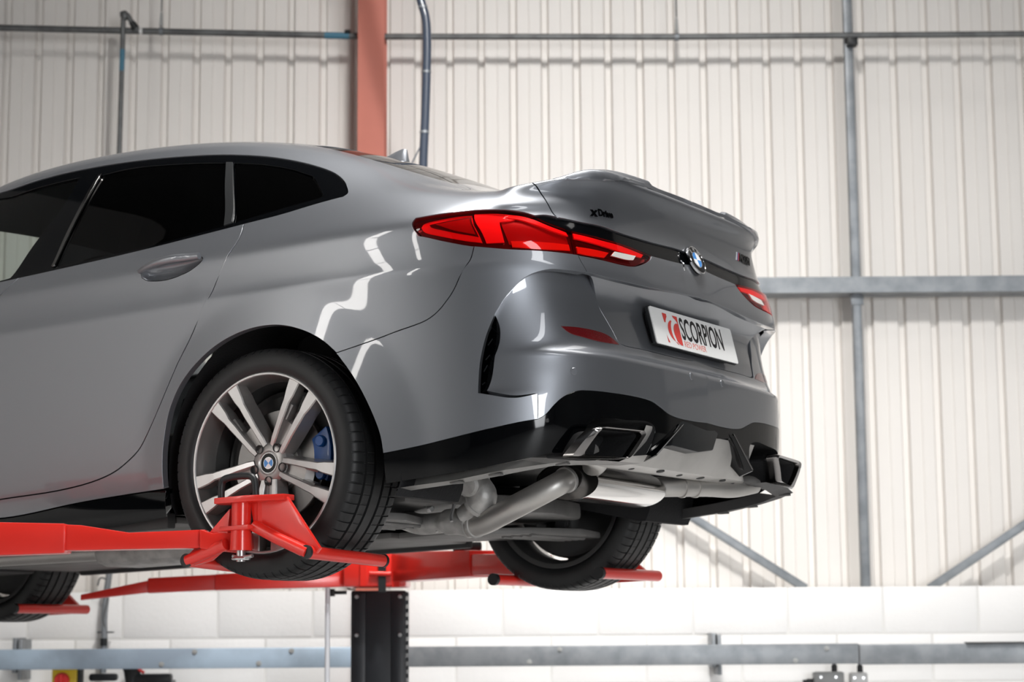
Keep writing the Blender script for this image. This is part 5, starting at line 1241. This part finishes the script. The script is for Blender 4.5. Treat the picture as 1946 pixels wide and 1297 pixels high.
def cradle(parent, cx, sy, arm_from, full=True):
    """wheel cradle in the car frame at axle position cx, side sy: two roller bars under the tyre, gussets and a pivot"""
    T = lambda p: cw((p[0] + cx, p[1] * sy, p[2]))
    cr = empty('wheel_cradle', parent=parent)
    nrm = (MCAR.to_3x3() @ Vector((0, sy, 0)))
    yy = lambda L, y: [(p[0], y, p[2]) for p in L]
    for nm, key in (('cradle_gusset', 'gusR'), ('cradle_gusset', 'gusL')):
        b = MB(); b.plate([T(p) for p in SPOT[key]], nrm * -.014); b.build(nm, LIFT_RED, cr, bevel=.004)
    for key in ('barR', 'barL'):
        b = MB(); b.tube([T(p) for p in SPOT[key]], .0165, 14); b.build('cradle_bar', LIFT_RED, cr)
    for key in ('tubR', 'tubL'):
        a, e = SPOT[key]; b = MB(); a2 = (a[0], a[1], a[2]); e2 = (a[0] + (-.0 if key == 'tubR' else .03), .655, a[2] - .012)
        b.tube([T(a2), T(e2)], .0175, 18); tb = b.build('roller_bar', LIFT_RED, cr)
        b = MB(); d = Vector(a2) - Vector(e2); d.normalize(); b.tube([T(Vector(a2) + d * .001), T(Vector(a2) + d * .010)], .0185, 18); b.build('end_cap', SATIN_BLACK, tb)
        b = MB(); b.tube([T(Vector(e2) - d * .001), T(Vector(e2) - d * .010)], .0185, 18); b.build('end_cap', SATIN_BLACK, tb)
    b = MB(); tp = SPOT['topp']; b.plate([T((x, 1.035, z)) for x, z in ((.062, .211),)] and [T(p) for p in [(.066, .990, .2165), (.052, 1.03, .2165), (-.055, 1.03, .2165), (-.15, .985, .2165), (-.150, .940, .2165), (.03, .935, .2165)]], Vector((0, 0, -.016))); b.build('cradle_top_plate', LIFT_RED, cr, bevel=.003)
    b = MB(); b.plate([T(p) for p in [(.045, 1.02, .128), (-.055, 1.02, .128), (-.06, .95, .128), (.045, .95, .128)]], Vector((0, 0, .012))); b.build('cradle_lower_plate', LIFT_RED, cr, bevel=.003)
    b = MB(); b.tube([T((-.006, .985, .205)), T((-.004, .985, .14)), T((-.002, .985, .075))], .0285, 22, r_list=[.0265, .0265, .030]); b.build('pivot_sleeve', LIFT_RED, cr)
    b = MB(); b.plate([T((-.055, .978, .205)), T((-.055, .978, .130)), T((-.125, .96, .130)), T((-.125, .96, .205))], nrm * -.012); b.build('cradle_web', LIFT_RED, cr)
    b = MB(); b.tube([T((-.002, .985, .080)), T((-.002, .985, .046))], .012, 14); b.lathe([(.0001, .0), (.024, .0), (.026, .004), (.018, .010), (.0001, .012)], 10, Tm(T((-.002, .985, .050)))); b.build('pivot_pin', BOLT, cr)
    b = MB(); b.tube([T((.025, .985, .062)), T((.0, .99, .055)), T((-.05, .995, .058))], .005, 8); b.build('pin_clip', BOLT, cr)
    hp = [(.052, 1.0, .213), (.050, 1.0, .255), (.044, 1.0, .266), (.032, 1.0, .2705), (-.044, 1.0, .2705), (-.058, 1.0, .264), (-.064, 1.0, .252), (-.067, 1.0, .212)]
    b = MB(); b.tube([T(q) for q in catmull(hp, 3)], .0095, 14); b.build('lock_handle', SATIN_BLACK, cr)
    return cr

near = empty('car_lift', (-2.30, 5.45, 0), label='red lift arm and wheel cradle nearest the camera, on its post', cat='car lift', group='lift units under the car')
far = empty('car_lift', (-.553, 8.30, 0), label='black lift post with red arms behind the car', cat='car lift', group='lift units under the car')
def keep(o, parent):
    o.parent = parent; o.matrix_parent_inverse = Matrix.Translation(-Vector(parent.location))
def adopt(parent, before):
    for o in list(COL.objects):
        if o.name not in before and o.parent is None and o is not parent: keep(o, parent)
# --- near unit
bf = {o.name for o in COL.objects}
lift_post(-2.42, 5.50)
b = MB(); b.box((-2.42, 5.42, 1.68), (.30, .34, .20), bev=.012); b.build('carriage', LIFT_RED)
A = SPOT['arm_o']; b = MB(); yv = 5.42
sec = [(-2.30, 1.765, 1.625)] + [(A[1][0], A[1][2], A[2][2])]
vs = []
for x, zt, zb in sec: vs += [(x, yv - .045, zb), (x, yv + .045, zb), (x, yv + .045, zt), (x, yv - .045, zt)]
b.add(vs, [(3, 2, 1, 0), (4, 5, 6, 7), (0, 1, 5, 4), (1, 2, 6, 5), (2, 3, 7, 6), (3, 0, 4, 7)]); b.build('outer_arm', LIFT_RED, bevel=.006)
A = SPOT['arm_i']; b = MB(); top = [(A[0][0], A[0][2]), (A[1][0], A[1][2]), (A[2][0], A[2][2]), (A[3][0], A[3][2])]; bot = [(A[0][0], A[5][2]), (A[1][0], 1.662), (A[2][0], 1.664), (A[3][0], A[4][2])]
vs = []
for (x, zt), (_, zb) in zip(top, bot): vs += [(x, yv - .038, zb), (x, yv + .038, zb), (x, yv + .038, zt), (x, yv - .038, zt)]
fs = [(3, 2, 1, 0), (12, 13, 14, 15)] + [(k * 4 + j, k * 4 + (j + 1) % 4, (k + 1) * 4 + (j + 1) % 4, (k + 1) * 4 + j) for k in range(3) for j in range(4)]
b.add(vs, fs).build('inner_arm', LIFT_RED, bevel=.005)
A = SPOT['arm_h']; b = MB(); b.plate([(p[0], yv - .055, p[2]) for p in A], (0, .10, 0)); b.build('arm_head', LIFT_RED, bevel=.005)
c = cradle(None, 0, 1, None)
rest = cw((2.67, .95, .10)); b = MB(); rect_bar(b, (-2.52, 5.48, 1.68), (rest.x, rest.y, rest.z), .10, .06, .085); b.build('outer_arm', LIFT_RED, bevel=.005)
c = cradle(None, 2.67, 1, None)
adopt(near, bf)
# --- far unit
bf = {o.name for o in COL.objects}
lift_post(-.553, 8.31)
b = MB(); b.box((-.555, 8.18, 1.680), (.25, .36, .135), bev=.008); car_b = b.build('carriage', LIFT_RED)
b = MB(); b.box((-.525, 7.995, 1.665), (.030, .02, .15)); b.build('slot', SATIN_BLACK, car_b)
b = MB(); b.box((-.60, 8.0, 1.665), (.025, .03, .10)); b.box((-.47, 8.0, 1.668), (.03, .03, .115)); b.build('lug', LIFT_RED, car_b)
b = MB(); b.tube([(-.575, 7.985, 1.665), (-.49, 7.985, 1.662)], .010, 12); b.build('pin', LIFT_RED, car_b)
# right arm to the rear wheel
b = MB(); rect_bar(b, (-.44, 8.02, 1.690), (-.115, 7.42, 1.683), .118, .098, .11); b.build('outer_arm', LIFT_RED, bevel=.007)
b = MB(); rect_bar(b, (-.20, 7.56, 1.683), (.10, 7.02, 1.665), .082, .070, .085); b.build('inner_arm', LIFT_RED, bevel=.006)
b = MB(); b.box((-.175, 7.55, 1.752), (.11, .10, .030), bev=.006); b.build('rubber_pad', SATIN_BLACK)
# left arm to the front wheel
b = MB(); rect_bar(b, (-.66, 8.12, 1.655), (-1.20, 8.03, 1.634), .080, .064, .10); b.build('outer_arm', LIFT_RED, bevel=.006)
b = MB(); rect_bar(b, (-1.12, 8.04, 1.638), (-1.46, 8.00, 1.622), .062, .060, .08); b.build('inner_arm', LIFT_RED, bevel=.005)
b = MB(); rect_bar(b, (-1.44, 8.005, 1.622), (-1.72, 7.97, 1.577), .050, .022, .06); b.build('arm_tip', LIFT_RED, bevel=.004)
def far_cradle(cx, s0=0.0):
    cr = empty('wheel_cradle')
    for dx in (-.205, .205):
        b = MB(); a, e = (cx + dx, -.60, .045), (cx + dx, -1.0, .045)
        b.tube([cw(a), cw(e)], .019, 16); tb = b.build('roller_bar', LIFT_RED, cr)
        b = MB(); b.tube([cw((cx + dx, -.601, .045)), cw((cx + dx, -.585, .045))], .0205, 16); b.build('end_cap', SATIN_BLACK, tb)
    b = MB(); b.plate([cw((cx - .21, -.985, .03)), cw((cx + .21, -.985, .03)), cw((cx + .10, -.985, .12)), cw((cx - .10, -.985, .12))], MCAR.to_3x3() @ Vector((0, -.014, 0))); b.build('cradle_gusset', LIFT_RED, cr)
    return cr
far_cradle(0); far_cradle(2.67)
adopt(far, bf)
